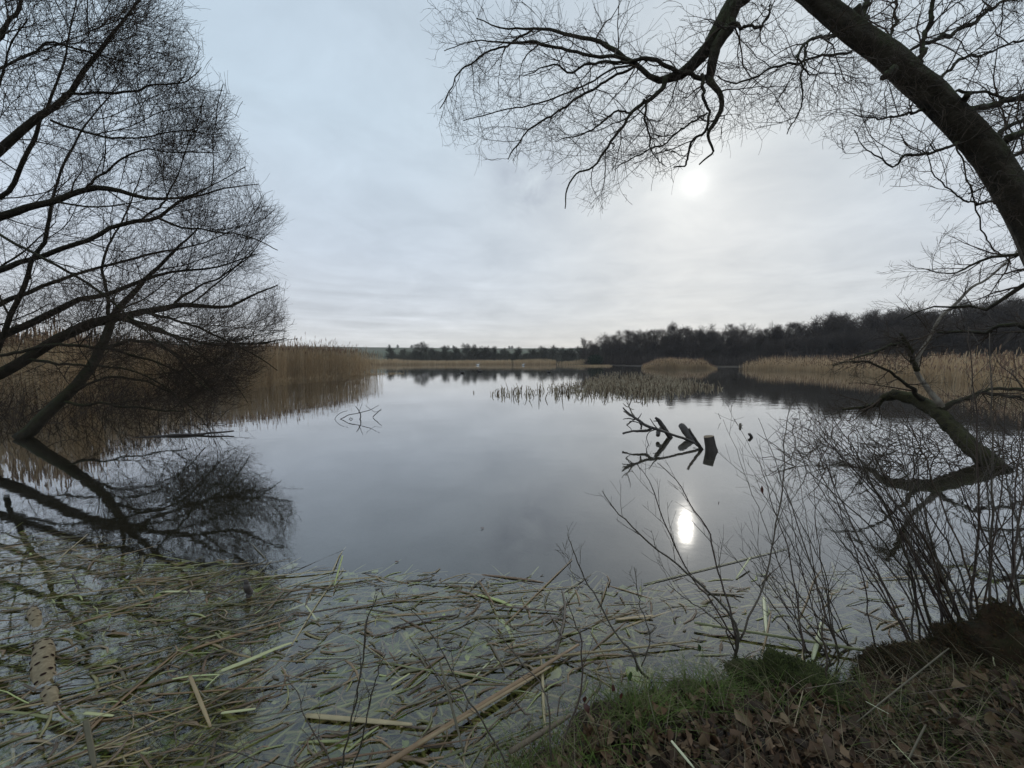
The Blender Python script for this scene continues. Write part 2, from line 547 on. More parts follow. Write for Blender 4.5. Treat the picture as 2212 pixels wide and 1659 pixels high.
# ------------------------------------------------------------------ ground and lake
near_edge = [(930, 1790), (1050, 1710), (1150, 1625), (1240, 1548), (1340, 1492), (1480, 1476), (1600, 1486), (1700, 1490), (1800, 1490), (1900, 1468), (2010, 1440), (2100, 1424), (2230, 1412), (2420, 1400)]
lake = [tuple(Wp(u, v)[:2]) for u, v in near_edge]
lake += [(7.5, 1.6), (13, 4.0), (26, 14), (33, 22), (42, 36), (48, 62), (52, 80), (30, 92), (24, 118), (10, 134), (-20, 136), (-60, 132), (-70, 110), (-45, 70), (-22, 46), (-24, 36), (-24, 26), (-21, 17), (-15, 10.5), (-11.5, 7.0), (-8.5, 4.2), (-6.5, 1.5), (-5.5, -1.5), (-2.5, -2.0), (-0.9, 0.2)]
lake = np.array(lake)


def sdist(x, y):
    dm = np.full(x.shape, 1e9)
    n = len(lake)
    for i in range(n):
        a, c_ = lake[i], lake[(i + 1) % n]
        e = c_ - a
        tt = np.clip(((x - a[0]) * e[0] + (y - a[1]) * e[1]) / (e @ e), 0, 1)
        dm = np.minimum(dm, np.hypot(x - a[0] - tt * e[0], y - a[1] - tt * e[1]))
    return np.where(inpoly(x, y, [tuple(p) for p in lake]), -dm, dm)


def wood_line(az_):
    """depth of the front of the wood by bearing (u in the photograph)"""
    return np.interp(az_, [1240, 1262, 1300, 1400, 1500, 1600, 1700, 1780, 1850, 1950, 2050, 2150, 2260, 2600], [140, 125, 118, 105, 100, 95, 90, 88, 84, 78, 73, 68, 64, 58])


def gz(x, y):
    s = sdist(x, y)
    nr = smooth01(1 - np.hypot(x, y) / 12)
    edge_n = (vnoise(x, y, 3.0, 1) - .5) * .10 * nr
    s2 = s + edge_n
    z = np.where(s2 > 0, .17 * (1 - np.exp(-np.maximum(s2, 0) / .22)), np.maximum(s2 * .55, -.38))
    z = z + nr * np.where(s2 > 0, 1, .4) * ((vnoise(x, y, 7, 2) - .5) * .05 + (vnoise(x, y, 19, 3) - .5) * .02)
    r = np.hypot(x, y)
    z = z + smooth01((r - 190) / 560) * 22 * (0.9 + .25 * vnoise(x, y, .004, 4)) * smooth01((r - 150) / 40)
    uu = 1106 + FPX * x / np.maximum(y, 1.0)
    wl = wood_line(uu)
    z = z + np.where(y > 5, smooth01((y - wl - 2) / 35) * smooth01((uu - 1265) / 60) * np.interp(uu, [1260, 1700, 2200], [3.5, 4.5, 6.0]), 0)
    return z, s


rings = np.concatenate([[0.0], np.geomspace(0.25, 2600, 240)])
na = 420
# finer angles in front of the camera
th = np.concatenate([np.linspace(-62, 62, 230, endpoint=False), np.linspace(62, 298, 60, endpoint=False)])
th = np.radians(th)
RR, TH = np.meshgrid(rings[1:], th, indexing='ij')
X, Yy = RR * np.sin(TH), RR * np.cos(TH)
Z, SD = gz(X, Yy)
nr_, nc = X.shape
v = np.stack([X, Yy, Z], -1).reshape(-1, 3)
z00 = gz(np.array([0.0]), np.array([0.0]))[0][0]
v = np.vstack([v, [[0, 0, z00]]])
i = np.arange(nr_ - 1)[:, None] * nc
j = np.arange(nc)[None, :]
j1 = (j + 1) % nc
F = np.stack([i + j, i + nc + j, i + nc + j1, i + j1], -1).reshape(-1, 4)
Fc = np.stack([np.full(nc, len(v) - 1), np.arange(nc), (np.arange(nc) + 1) % nc], -1)
uu = 1106 + FPX * X / np.maximum(Yy, 1.0)
zone = smooth01((RR - 12) / 10) * 1.0
wz = np.where((Yy > 20), smooth01((uu - 1225) / 40) * smooth01((170 - RR + (uu - 1250) * .2) / 30), 0)
wz = np.maximum(wz, smooth01((9 - SD) / 6) * smooth01((RR - 12) / 10))
zone = np.maximum(zone, 0) + np.where(zone > .5, wz, 0)
zone = np.concatenate([zone.ravel(), [0]])
silt = smooth01((-v[:, 2] - .03) / .12)
ground = link('ground', mesh_np('ground', v, [F, Fc], gm, True, None, {'zone': zone, 'silt': silt}), kind='structure')

wv = np.array([[-90, -6, 0], [75, -6, 0], [75, 150, 0], [-90, 150, 0]], float)
link('lake_water', mesh_np('lake_water', wv, np.array([[0, 1, 2, 3]]), wm, False), kind='structure')

# ------------------------------------------------------------------ far trees
def far_tree_mesh(h, spread, mat_tr, mat_tw, seed, thick=0.012, n3=7):
    global rng
    keep = rng
    rng = np.random.default_rng(seed)
    ns = rng.integers(1, 4)
    tr, rr_ = [], []
    for s_ in range(ns):
        a = rng.uniform(0, 6.28)
        lean = rng.uniform(0.02, 0.22) * (ns > 1)
        kk = np.linspace(0, 1, 10)[:, None]
        base = np.array([[math.cos(a) * .15, math.sin(a) * .15, -.2]])
        top = np.array([[math.cos(a) * lean * h, math.sin(a) * lean * h, h * rng.uniform(.70, .84)]])
        tr.append(base + (top - base) * kk + rng.normal(0, .012 * h, (10, 3)) * kk)
        rr_.append(np.linspace(.016 * h, .004 * h, 10))
    T0, R0 = np.array(tr), np.array(rr_)
    n1_ = 24 // ns
    A1, r1 = grow(T0, R0, n1_, .18, 1, h * spread, RAD(52), 6, .10, (0, 0, .10), .5, rmin=.012, taper=.62)
    A2, r2 = grow(A1, r1, 10, .15, 1, h * spread * .5, RAD(42), 5, .16, (0, 0, .06), .6, rmin=thick)
    A3, r3 = grow(A2, r2, n3, .1, 1, h * spread * .28, RAD(40), 3, .2, (0, 0, .08), .6, rmin=thick * .75)
    rng = keep
    vt, ft, rt = join([tubes(T0, R0, 6), tubes(A1, r1, 3)])
    vc, fc, rc = join([tubes(A2, r2, 3), tubes(A3, r3, 3)])
    return mesh_np('trunk', vt, ft, mat_tr, rnd=rt), mesh_np('crown', vc, fc, mat_tw, rnd=rc)


woods = [far_tree_mesh(9.0, .33 + .03 * (k_ % 3), M['farwood'], M['farwood'], 100 + k_, .017, 8) for k_ in range(4)]
open_trees = [far_tree_mesh(9.0, .30, M['farwood'], M['farwood'], 130 + k_, .017, 4) for k_ in range(3)]
hedges = [far_tree_mesh(7.5, .42, M['farhedge'], M['farhedge'], 200 + k_, .028, 7) for k_ in range(4)]


def put_tree(pair, name, x, y, hs, ws, label, cat, group):
    z = float(gz(np.array([x]), np.array([y]))[0][0])
    r_ = thing(name, label, cat, group, (x, y, z))
    r_.rotation_euler = (0, 0, rng.uniform(0, 6.28))
    r_.scale = (ws * 1.12, ws * 1.12, hs)
    link('trunk', pair[0], r_)
    link('crown', pair[1], r_)
    return r_


topv = lambda u: np.interp(u, [1240, 1262, 1300, 1400, 1445, 1500, 1600, 1700, 1780, 1850, 1950, 2050, 2150, 2260, 2400], [748, 737, 727, 719, 716, 714, 711, 708, 694, 688, 678, 668, 660, 652, 645])
n_w = 0
for row, (dk, cnt) in enumerate([(0.0, 64), (5.0, 54), (11.0, 52), (20.0, 44)]):
    for k_ in range(cnt):
        u = 1268 + (2420 - 1268) * (k_ + rng.uniform(.1, .9)) / cnt
        Y = float(wood_line(u)) + dk + rng.uniform(-2, 2)
        x = (u - 1106) / FPX * Y
        z = float(gz(np.array([x]), np.array([Y]))[0][0])
        h = CAMZ + (778 - float(topv(u))) / FPX * Y - z
        h *= rng.uniform(.66, 1.10) * (0.72 if row == 0 else 1.0)
        h = max(h, 3.0)
        put_tree(woods[rng.integers(4)], 'bare_woodland_tree', x, Y, h / 8.2, h / 9.0 * rng.uniform(1.0, 1.5), 'bare dark tree in the ' + ('lower left part' if u < 1500 else 'middle part' if u < 1850 else 'taller right part') + ' of the wood' + (', at its front' if row == 0 else ''), 'tree', 'bare trees in the wood along the right shore')
        n_w += 1
# sparser crowns that stand out against the sky
for k_ in range(34):
    u = 1290 + 1050 * (k_ + rng.uniform(.1, .9)) / 34
    Y = float(wood_line(u)) + rng.uniform(6, 12)
    x = (u - 1106) / FPX * Y
    z = float(gz(np.array([x]), np.array([Y]))[0][0])
    h = (CAMZ + (778 - float(topv(u))) / FPX * Y - z) * rng.uniform(1.02, 1.2)
    put_tree(open_trees[k_ % 3], 'bare_woodland_tree', x, Y, h / 8.4, h / 9.0 * rng.uniform(.8, 1.2), 'bare open-crowned tree showing against the sky along the top of the wood', 'tree', 'bare trees in the wood along the right shore')
for u, v_, w, lab in ((1446, 697, .55, 'slender bare tree rising well above the left half of the wood'), (1262, 730, .7, 'small bare tree at the left end of the wood'), (1672, 703, 1.0, 'rounded bare tree crown standing above the middle of the wood'), (1385, 713, .9, 'bushy bare tree top just left of the slender tall tree'), (1790, 683, 1.0, 'tall bare tree on the skyline where the wood begins to rise')):
    Y = float(wood_line(u)) + 7
    x = (u - 1106) / FPX * Y
    z = float(gz(np.array([x]), np.array([Y]))[0][0])
    h = CAMZ + (778 - v_) / FPX * Y - z
    put_tree(woods[1], 'bare_woodland_tree', x, Y, h / 8.6, h / 9 * w, lab, 'tree', 'bare trees in the wood along the right shore')


def bush_mesh(n, h, w, seed, mat_, thick=.014):
    """a thicket of many thin stems"""
    r2_ = np.random.default_rng(seed)
    K = 5
    base = np.stack([r2_.normal(0, w * .35, n), r2_.normal(0, w * .35, n), np.full(n, -.1)], -1)
    dd = norm(np.stack([r2_.normal(0, .45, n), r2_.normal(0, .45, n), np.ones(n)], -1))
    out = np.empty((n, K, 3))
    out[:, 0] = base
    L = h * r2_.uniform(.5, 1.1, n)[:, None] / (K - 1)
    for k__ in range(1, K):
        dd = norm(dd + r2_.normal(0, .22, (n, 3)))
        out[:, k__] = out[:, k__ - 1] + dd * L
    R = np.full((n, K), thick) * np.linspace(1, .5, K)
    return mesh_np('thicket', *(lambda a: (a[0], a[1]))(tubes(out, R, 3)), mat_, rnd=np.repeat(r2_.random(n), K * 3))


# dark scrub under the wood: one mass
parts = []
NS = 12000
K = 3
u = rng.uniform(1262, 2420, NS)
Y = wood_line(u) - rng.uniform(0, 1, NS) * 7 + 1.0
x = (u - 1106) / FPX * Y
z = gz(x, Y)[0]
K = 3
h = rng.uniform(.6, 2.6, NS) * (.6 + .7 * vnoise(u, Y, .03, 5)) * np.interp(u, [1262, 1400, 2400], [1.1, 1.2, 1.3])
dd = norm(np.stack([rng.normal(0, .3, NS), rng.normal(0, .3, NS), np.ones(NS)], -1))
pts = np.empty((NS, K, 3))
pts[:, 0] = np.stack([x, Y, z - .1], -1)
for k_ in range(1, K):
    dd = norm(dd + rng.normal(0, .25, (NS, 3)))
    pts[:, k_] = pts[:, k_ - 1] + dd * (h / (K - 1))[:, None]
vv, ff, rn = tubes(pts, np.full((NS, K), .032) * np.linspace(1, .6, K), 3)
link('woodland_scrub', mesh_np('woodland_scrub', vv, ff, M['farwood'], rnd=rn), kind='stuff', label='dark bare scrub massed under the trees of the wood on the right shore')

# evergreen at the foot of the wood
def foliage(name, n, cx, cy, cz, rx, ry, rz, size, mat_, seed, parent=None):
    r2_ = np.random.default_rng(seed)
    a = norm(r2_.normal(0, 1, (n, 3))) * (r2_.random((n, 1)) ** .35)
    c_ = a * np.array([rx, ry, rz]) + np.array([cx, cy, cz])
    e1_ = norm(r2_.normal(0, 1, (n, 3))) * size * r2_.uniform(.6, 1.3, (n, 1))
    e2_ = norm(np.cross(e1_, r2_.normal(0, 1, (n, 3)))) * size * .45
    V = np.stack([c_ - e1_, c_ + e2_, c_ + e1_, c_ - e2_], 1).reshape(-1, 3)
    F_ = np.arange(4 * n).reshape(-1, 4)
    return mesh_np(name, V, F_, mat_, False, np.repeat(r2_.random(n), 4))


eb = thing('evergreen_bush', 'dark evergreen bush at the water edge below the left end of the wood', 'bush', None, (22.5, 104, 0))
link('foliage', foliage('foliage', 3500, 0, 0, 1.4, 2.2, 1.5, 1.6, .13, M['ever'], 5), eb)
vv, ff, rn = tubes(np.array([[[0, 0, -.2], [.1, 0, 1.0], [0, .1, 2.2]]]), np.array([[.12, .1, .05]]), 6)
link('trunk', mesh_np('trunk', vv, ff, M['farwood'], rnd=rn), eb)

# hedgerow trees beyond the far shore
hl = [(845, 752, 1.0), (872, 757, .9), (912, 743, 1.3), (935, 752, 1.0), (962, 748, .9), (985, 753, 1.0), (1008, 746, 1.1), (1028, 745, .9), (1047, 750, 1.2), (1068, 752, 1.0), (1090, 755, 1.1), (1118, 750, 1.0), (1150, 755, 1.1), (1172, 752, 1.2), (1195, 750, 1.2), (1215, 751, 1.1), (1236, 753, 1.2), (1252, 752, 1.0)]
labs = {0: 'small bare tree at the left end of the far hedgerow beside the reed bed', 2: 'broad dome-shaped bare tree, the largest in the far hedgerow', 6: 'bare tree with an open arched crown in the middle of the far hedgerow', 11: 'rounded bare tree standing apart right of a gap in the far hedgerow'}
for idx, (u, tv, w) in enumerate(hl):
    Y = 150 + rng.uniform(-4, 6)
    x = (u - 1106) / FPX * Y
    h = (CAMZ + (778 - tv) / FPX * Y) * 1.04
    put_tree(hedges[idx % 4], 'bare_hedgerow_tree', x, Y, h / 7.3, h / 7.0 * w, labs.get(idx, 'bare tree in the hedgerow beyond the far shore'), 'tree', 'bare trees in the far hedgerow')
    for ex in range(2 if idx not in (0, 11) else 1): put_tree(hedges[(idx + 1 + ex) % 4], 'bare_hedgerow_tree', x + rng.uniform(-4, 5), Y + 6 + 5 * ex, h * rng.uniform(.6, .85) / 7.3, h / 7.0 * w, 'bare tree in the hedgerow beyond the far shore', 'tree', 'bare trees in the far hedgerow')
for u, dy in ((1100, 0), (1106, 4), (842, 10), (860, 5), (890, 0), (980, 8)):
    Y = 520 + dy
    x = (u - 1106) / FPX * Y
    put_tree(hedges[2], 'distant_field_tree', x, Y, .85, .8, 'tiny bare tree on the skyline of the distant fields', 'tree', 'bare trees on the distant skyline')
NS = 9500
u = np.concatenate([rng.uniform(835, 1262, 6500), rng.uniform(560, 1280, 3000)])
Y = np.concatenate([150 + rng.normal(0, 3, 6500), 300 + 25 * np.sin(np.arange(3000) // 1000) + rng.normal(0, 2, 3000)])
x = (u - 1106) / FPX * Y
z = gz(x, Y)[0]
h = rng.uniform(1.0, 5.2, NS) * (.45 + .9 * vnoise(u, Y * 0, .045, 8))
pts = np.empty((NS, K, 3))
pts[:, 0] = np.stack([x, Y, z - .1], -1)
dd = norm(np.stack([rng.normal(0, .35, NS), rng.normal(0, .35, NS), np.ones(NS)], -1))
for k_ in range(1, K):
    dd = norm(dd + rng.normal(0, .3, (NS, 3)))
    pts[:, k_] = pts[:, k_ - 1] + dd * (h / (K - 1))[:, None]
vv, ff, rn = tubes(pts, np.full((NS, K), .05) * np.linspace(1, .6, K), 3)
link('hedge_scrub', mesh_np('hedge_scrub', vv, ff, M['farhedge'], rnd=rn), kind='stuff', label='grey-green hedge scrub filling the gaps along the far fields')


# ------------------------------------------------------------------ reeds
def reed_bed(name, label, x, y, h, r, K=3, plume=0.0, lean=.06, leaves=0):
    n = len(x)
    z = np.maximum(gz(x, y)[0], -.3)
    K_ = K
    pts = np.empty((n, K_, 3))
    pts[:, 0] = np.stack([x, y, z], -1)
    dd = norm(np.stack([rng.normal(0, lean, n), rng.normal(0, lean, n), np.ones(n)], -1))
    for k_ in range(1, K_):
        dd = norm(dd + rng.normal(0, lean, (n, 3)) * [1, 1, 0])
        pts[:, k_] = pts[:, k_ - 1] + dd * ((h - z) / (K_ - 1))[:, None]
    ob = link(name, None, None, 'stuff', label)
    P0 = [tubes(pts, np.full((n, K_), 1.0) * r[:, None] * np.linspace(1, .55, K_), 3)]
    if leaves:
        m_ = leaves
        kk = rng.integers(0, n, m_)
        t_ = rng.uniform(.1, .8, m_)[:, None]
        s_ = pts[kk, 0] * (1 - t_) + pts[kk, -1] * t_
        a = rng.uniform(0, 6.28, m_)
        o1 = np.stack([np.cos(a), np.sin(a), np.full(m_, 1.6)], -1) * .16
        o2 = o1 + np.stack([np.cos(a), np.sin(a), np.full(m_, .1)], -1) * .16
        P0.append(tubes(np.stack([s_, s_ + o1, s_ + o2], 1), np.tile([.011, .009, .002], (m_, 1)), 3, flat=.3))
    vv, ff, rn = join(P0)
    ob.data = None
    me = mesh_np(name, vv, ff, M['reed'], rnd=rn)
    bpy.data.objects.remove(ob)
    ob = link(name, me, None, 'stuff', label)
    if plume > 0:
        sel = rng.random(n) < plume
        tp, dr = pts[sel, -1], norm(pts[sel, -1] - pts[sel, -2])
        m_ = len(tp)
        a = rng.normal(.3, .5, m_)
        dr2 = norm(dr + np.stack([np.cos(a) * .35, np.sin(a) * .2, np.zeros(m_)], -1))
        L = rng.uniform(.20, .38, m_)[:, None]
        pp = np.stack([tp - dr * .04, tp + dr * L * .45, tp + dr * L * .7 + dr2 * L * .3], 1)
        vv, ff, rn = tubes(pp, np.tile([.008, .040, .004], (m_, 1)) * rng.uniform(.7, 1.2, (m_, 1)), 4, flat=.5)
        p_ = link('reed_plumes', mesh_np('reed_plumes', vv, ff, M['reedtop'], rnd=rn), ob, 'stuff')
    return ob


def along(line, n, depth, back=1.0, pw=1.0):
    """random points along a polyline of (x,y), spread away from it to a given side"""
    L_ = np.array(line, float)
    seg = np.linalg.norm(np.diff(L_, axis=0), axis=1)
    c_ = np.concatenate([[0], np.cumsum(seg)])
    s_ = rng.uniform(0, c_[-1], n)
    px = np.interp(s_, c_, L_[:, 0])
    py = np.interp(s_, c_, L_[:, 1])
    i_ = np.clip(np.searchsorted(c_, s_) - 1, 0, len(seg) - 1)
    e = np.diff(L_, axis=0) / seg[:, None]
    nx, ny = -e[i_, 1] * back, e[i_, 0] * back
    dd_ = depth * rng.random(n) ** pw
    w_ = (vnoise(px, py, .6, 11) - .5) * 1.0
    return px + nx * (dd_ + w_) , py + ny * (dd_ + w_), s_ / c_[-1], dd_


# left bed: edge runs from the tip towards the willow, spreads to the left/back
x, y, s_, d_ = along([(-14.3, 42), (-15.0, 36), (-16.0, 30), (-16.9, 24), (-17.0, 19), (-16.0, 15), (-14.0, 11.5)], 7500, 1.0, -1.0, 1.6)
x = x - d_ * (.5 + 3.4 * s_)
kp = rng.random(len(x)) < .16 + .84 * smooth01(s_ * 3.0)
x, y, s_, d_ = x[kp], y[kp], s_[kp], d_[kp]
h = (2.3 + rng.normal(0, .17, len(x))) * (0.88 + .12 * smooth01(s_ * 3.5)) * np.where(rng.random(len(x)) < .10, rng.uniform(1.08, 1.34, len(x)), 1.0) * np.where(s_ > .55, .9, 1)
reed_bed('reed_bed', 'tall tan reed bed with feathery plumes on the left shore behind the willow', x, y, h, np.full(len(x), .0095), 3, .45, .035, 6000)
# low brown stubble at its foot
x, y, s_, d_ = along([(-12.0, 42.5), (-14.0, 40.5), (-14.8, 36), (-15.8, 30), (-16.6, 24)], 1500, .5, -1.0)
reed_bed('reed_stubble', 'low broken brown reed stubble along the foot of the left reed bed', x, y, rng.uniform(.1, .45, len(x)) * (.5 + .5 * s_), np.full(len(x), .016), 3, 0, .35)
# far left land behind the willow
x = rng.uniform(-60, -18, 6000)
y = rng.uniform(10, 60, 6000)
k_ = sdist(x, y) > -2
reed_bed('far_left_reeds', 'brown reeds and rough growth covering the land far left behind the willow', x[k_], y[k_], rng.uniform(1.6, 2.7, k_.sum()), np.full(k_.sum(), .02), 3, .3, .07)
# far shore
x, y, s_, d_ = along([(-62, 124), (-40, 123), (-20, 125), (0, 126), (14, 124), (19, 119)], 7500, 12, 1.0, 1.0)
h = rng.uniform(.7, 1.35, len(x)) * (1 + .5 * (d_ / 12)) * (.75 + .5 * vnoise(x, y, .12, 6))
reed_bed('far_shore_reeds', 'low brown reeds in a long strip along the far shore', x, y, h, np.full(len(x), .045), 3, 0, .1)
# right beds
x, y, s_, d_ = along([(22.2, 66), (27, 64), (34.5, 64)], 7000, 7, 1.0)
h = .80 * (1.6 + rng.normal(0, .2, len(x))) * (.62 + .75 * vnoise(x, y, .55, 44)) * (.35 + .65 * smooth01(np.minimum(s_, 1 - s_) * 5)) * (.45 + .55 * smooth01((d_ + .3) / 2))
reed_bed('reed_island', 'separate low tan reed bed in front of the middle of the wood', x, y, h, np.full(len(x), .022), 3, .2, .08)
x, y, s_, d_ = along([(38.5, 65), (39.5, 52), (36.5, 42), (33, 34), (29.5, 26), (25.5, 20), (21, 14.5), (17, 10.5)], 12000, 9, 1.0, 1.2)
h = (1.5 + rng.normal(0, .24, len(x))) * (.72 + .5 * vnoise(x, y, .45, 45)) * (.5 + .5 * smooth01((d_ + .3) / 2)) * (.85 + .3 * vnoise(x, y, .3, 6))
reed_bed('right_reed_bed', 'long tan reed bed running along the right shore below the wood', x, y, h, np.full(len(x), .018), 3, .25, .08)
x, y, s_, d_ = along([(15.5, 95), (20, 93), (24.5, 94)], 1500, 1.5, 1.0)
reed_bed('low_reed_spit', 'pale low reed spit lying in the water before the left end of the wood', x, y, rng.uniform(.12, .45, len(x)), np.full(len(x), .04), 3, 0, .3)


# broken cattails standing in mid lake
def cattails(n, ur, vr, dens, hs, label, name, seed):
    r2_ = np.random.default_rng(seed)
    us, vs = [], []
    while len(us) < n:
        a, c_ = r2_.uniform(*ur), r2_.uniform(*vr)
        if r2_.random() < dens(a, c_):
            us.append(a)
            vs.append(c_)
    B = np.array([Wp(a, c_) for a, c_ in zip(us, vs)])
    hh = r2_.uniform(.35, 1.0, n) * hs
    pts = np.empty((n, 4, 3))
    pts[:, 0] = B - [0, 0, .1]
    dd = norm(np.stack([r2_.normal(0, .38, n), r2_.normal(0, .38, n), np.ones(n)], -1))
    pts[:, 1] = B + dd * (hh * .55)[:, None]
    pts[:, 2] = pts[:, 1] + norm(dd + r2_.normal(0, .15, (n, 3))) * (hh * .4)[:, None]
    kink = r2_.random(n) < .6
    dn = np.stack([r2_.normal(0, .8, n), r2_.normal(0, .5, n), -r2_.uniform(.2, 1.3, n)], -1)
    dd2 = np.where(kink[:, None], norm(dn), dd)
    pts[:, 3] = pts[:, 2] + dd2 * (hh * r2_.uniform(.15, .7, n))[:, None]
    R = r2_.uniform(.011, .022, n)[:, None] * np.array([1, 1, .9, .5])
    vv, ff, rn = tubes(pts, R, 3)
    return link(name, mesh_np(name, vv, ff, M['cattail'], rnd=rn), None, 'stuff', label)


def dens1(u, v_):
    # thick tongue on the right, thinning to the left
    c_ = np.interp(u, [1020, 1100, 1240, 1300, 1400, 1500, 1560], [851, 852, 842, 830, 829, 836, 842])
    w_ = np.interp(u, [1020, 1100, 1240, 1300, 1400, 1500, 1560], [4, 8, 14, 20, 22, 9, 3])
    a = np.interp(u, [1020, 1100, 1180, 1240, 1300, 1450, 1500, 1560], [.03, .12, .18, .35, 1, 1, .5, .15])
    return a * math.exp(-((v_ - c_) / w_) ** 2 * 1.6) * (1 if vnoise(np.array([u * 1.0]), np.array([v_ * 3.0]), .08, 12)[0] > .38 or u > 1290 else .15)


cattails(2900, (1015, 1560), (804, 870), dens1, .31, 'pale broken cattail stems standing in the water in mid lake', 'broken_cattails', 3)
cattails(26, (815, 885), (803, 808), lambda a, c_: 1, .5, 'few thin broken stems in the water right of the left reed bed', 'sparse_stems', 4)


# ------------------------------------------------------------------ trees near the camera
def build_tree(name, label, cat, limbs, base, spec, mat_l, mat_t, env=None, sides=8, second=0, min_part=0.012, group=None):
    """limbs: list of traced limbs; spec: list of growth levels"""
    root = thing(name, label, cat, group, tuple(base))
    off = np.asarray(base, float)
    Pl, Rl = [], []
    for k_, tr in enumerate(limbs):
        p_, r_ = limb(tr, 28)
        r_ = r_ * .86
        Pl.append(p_)
        Rl.append(r_)
        vv, ff, rn = tubes((p_ - off)[None], r_[None], sides if r_.max() > .02 else 5, cap=True)
        nm = 'trunk' if k_ == 0 and r_.max() > .03 else 'limb'
        link(nm, mesh_np(nm, vv, ff, mat_l, rnd=rn), root)
    Pl, Rl = np.array(Pl), np.array(Rl)
    cur = (Pl, Rl)
    if second:
        A, r_ = grow(Pl, Rl, second, .15, .9, 2.6, RAD(34), 28, .045, (.006, 0, .010), .42, tip=.3, rmin=.010, rmax=.022, env=env, envt=.35)
        vv, ff, rn = tubes(A - off, r_, 5)
        link('boughs', mesh_np('boughs', vv, ff, mat_l, rnd=rn), root, 'stuff')
        cur = (np.concatenate([Pl, A]), np.concatenate([Rl, r_]))
    for li, sp_ in enumerate(spec):
        sp_ = dict(sp_)
        nm = sp_.pop('name')
        sd = sp_.pop('sides', 3)
        also = sp_.pop('also', None)
        src = cur
        A, r_ = grow(src[0], src[1], env=env if sp_.pop('clip', True) else None, **sp_)
        vv, ff, rn = tubes(A - off, r_, sd)
        link(nm, mesh_np(nm, vv, ff, mat_t, rnd=rn), root, 'stuff')
        cur = (A, r_)
    return root


ENV_L = envf([(-1500, -1500), (700, -1500), (480, -500), (420, -30), (446, 75), (482, 150), (488, 230), (492, 290), (548, 370), (600, 465), (612, 540), (605, 590), (642, 645), (645, 720), (610, 770), (560, 815), (520, 860), (440, 900), (-900, 1100)])
wspec = [
    dict(name='branches', nper=9, t0=.06, t1=1.0, L=1.45, ang=RAD(40), K=9, wig=.12, trop=(.03, -.01, .035), rr=.34, rmin=.0055, rmax=.012, sides=4, taper=.55),
    dict(name='twigs', nper=8, t0=.1, t1=1.0, L=.82, ang=RAD(38), K=6, wig=.15, trop=(.02, 0, .04), rr=.5, rmin=.0032, taper=.4),
    dict(name='fine_twigs', nper=6, t0=.1, t1=1.0, L=.40, ang=RAD(38), K=4, wig=.2, trop=(.02, 0, .07), rr=.6, rmin=.0026, taper=.3),
]
# big leaning willow
L1 = [
    [(40, 950, 7.3, 19), (80, 915, 7.5, 17), (125, 872, 7.8, 16), (175, 818, 8.1, 15), (221, 747, 8.6, 13), (238, 697, 8.9, 12), (265, 650, 9.1, 9), (320, 600, 9.3, 6), (380, 540, 9.5, 4), (430, 490, 9.6, 2)],
    [(-60, 835, 8.0, 17), (0, 806, 8.2, 16), (62, 776, 8.4, 15), (125, 730, 8.6, 14), (208, 697, 8.8, 13), (283, 676, 9.0, 9), (333, 672, 9.0, 8), (375, 662, 9.2, 7), (438, 662, 9.3, 5), (492, 664, 9.4, 4), (538, 639, 9.5, 3), (600, 615, 9.6, 1.5)],
    [(267, 690, 8.9, 6), (333, 714, 9.0, 5), (375, 726, 9.1, 4), (438, 743, 9.2, 3), (542, 743, 9.3, 2.4), (620, 730, 9.4, 1)],
    [(238, 697, 8.9, 6), (230, 620, 9.2, 5), (222, 560, 9.3, 4), (250, 500, 9.4, 3), (290, 420, 9.6, 2), (310, 350, 9.8, 1)],
    [(221, 747, 8.6, 5), (300, 735, 8.5, 4), (380, 765, 8.5, 3), (430, 810, 8.5, 2), (470, 850, 8.5, 1)],
    [(125, 872, 7.8, 4), (200, 872, 7.9, 3), (292, 880, 8.0, 2.4), (400, 890, 8.1, 1.4)],
    [(283, 690, 8.9, 4), (350, 715, 8.6, 3.2), (430, 760, 8.4, 2.4), (495, 815, 8.3, 1.6), (535, 870, 8.3, 1)],
    [(300, 672, 9.0, 4), (380, 690, 8.8, 3), (470, 725, 8.7, 2.2), (560, 775, 8.7, 1.5), (600, 800, 8.7, 1)],
    [(150, 845, 7.9, 3.4), (240, 815, 7.8, 2.8), (330, 830, 7.7, 2.2), (400, 870, 7.7, 1.6), (440, 910, 7.7, 1)],
    [(60, 776, 8.4, 4), (160, 790, 8.0, 3), (260, 795, 7.8, 2.4), (350, 830, 7.6, 1.8), (400, 890, 7.5, 1)],
    [(375, 662, 9.2, 4), (420, 620, 9.5, 3), (470, 600, 9.7, 2.4), (530, 560, 9.8, 1.5), (575, 510, 9.9, 1)],
]
base = P(40, 950, 7.3)
base[2] = 0
build_tree('leaning_willow', 'large mossy willow leaning out over the water at left with low sweeping limbs', 'tree', L1, base, wspec, M['willow'], M['twig'], ENV_L, second=2)
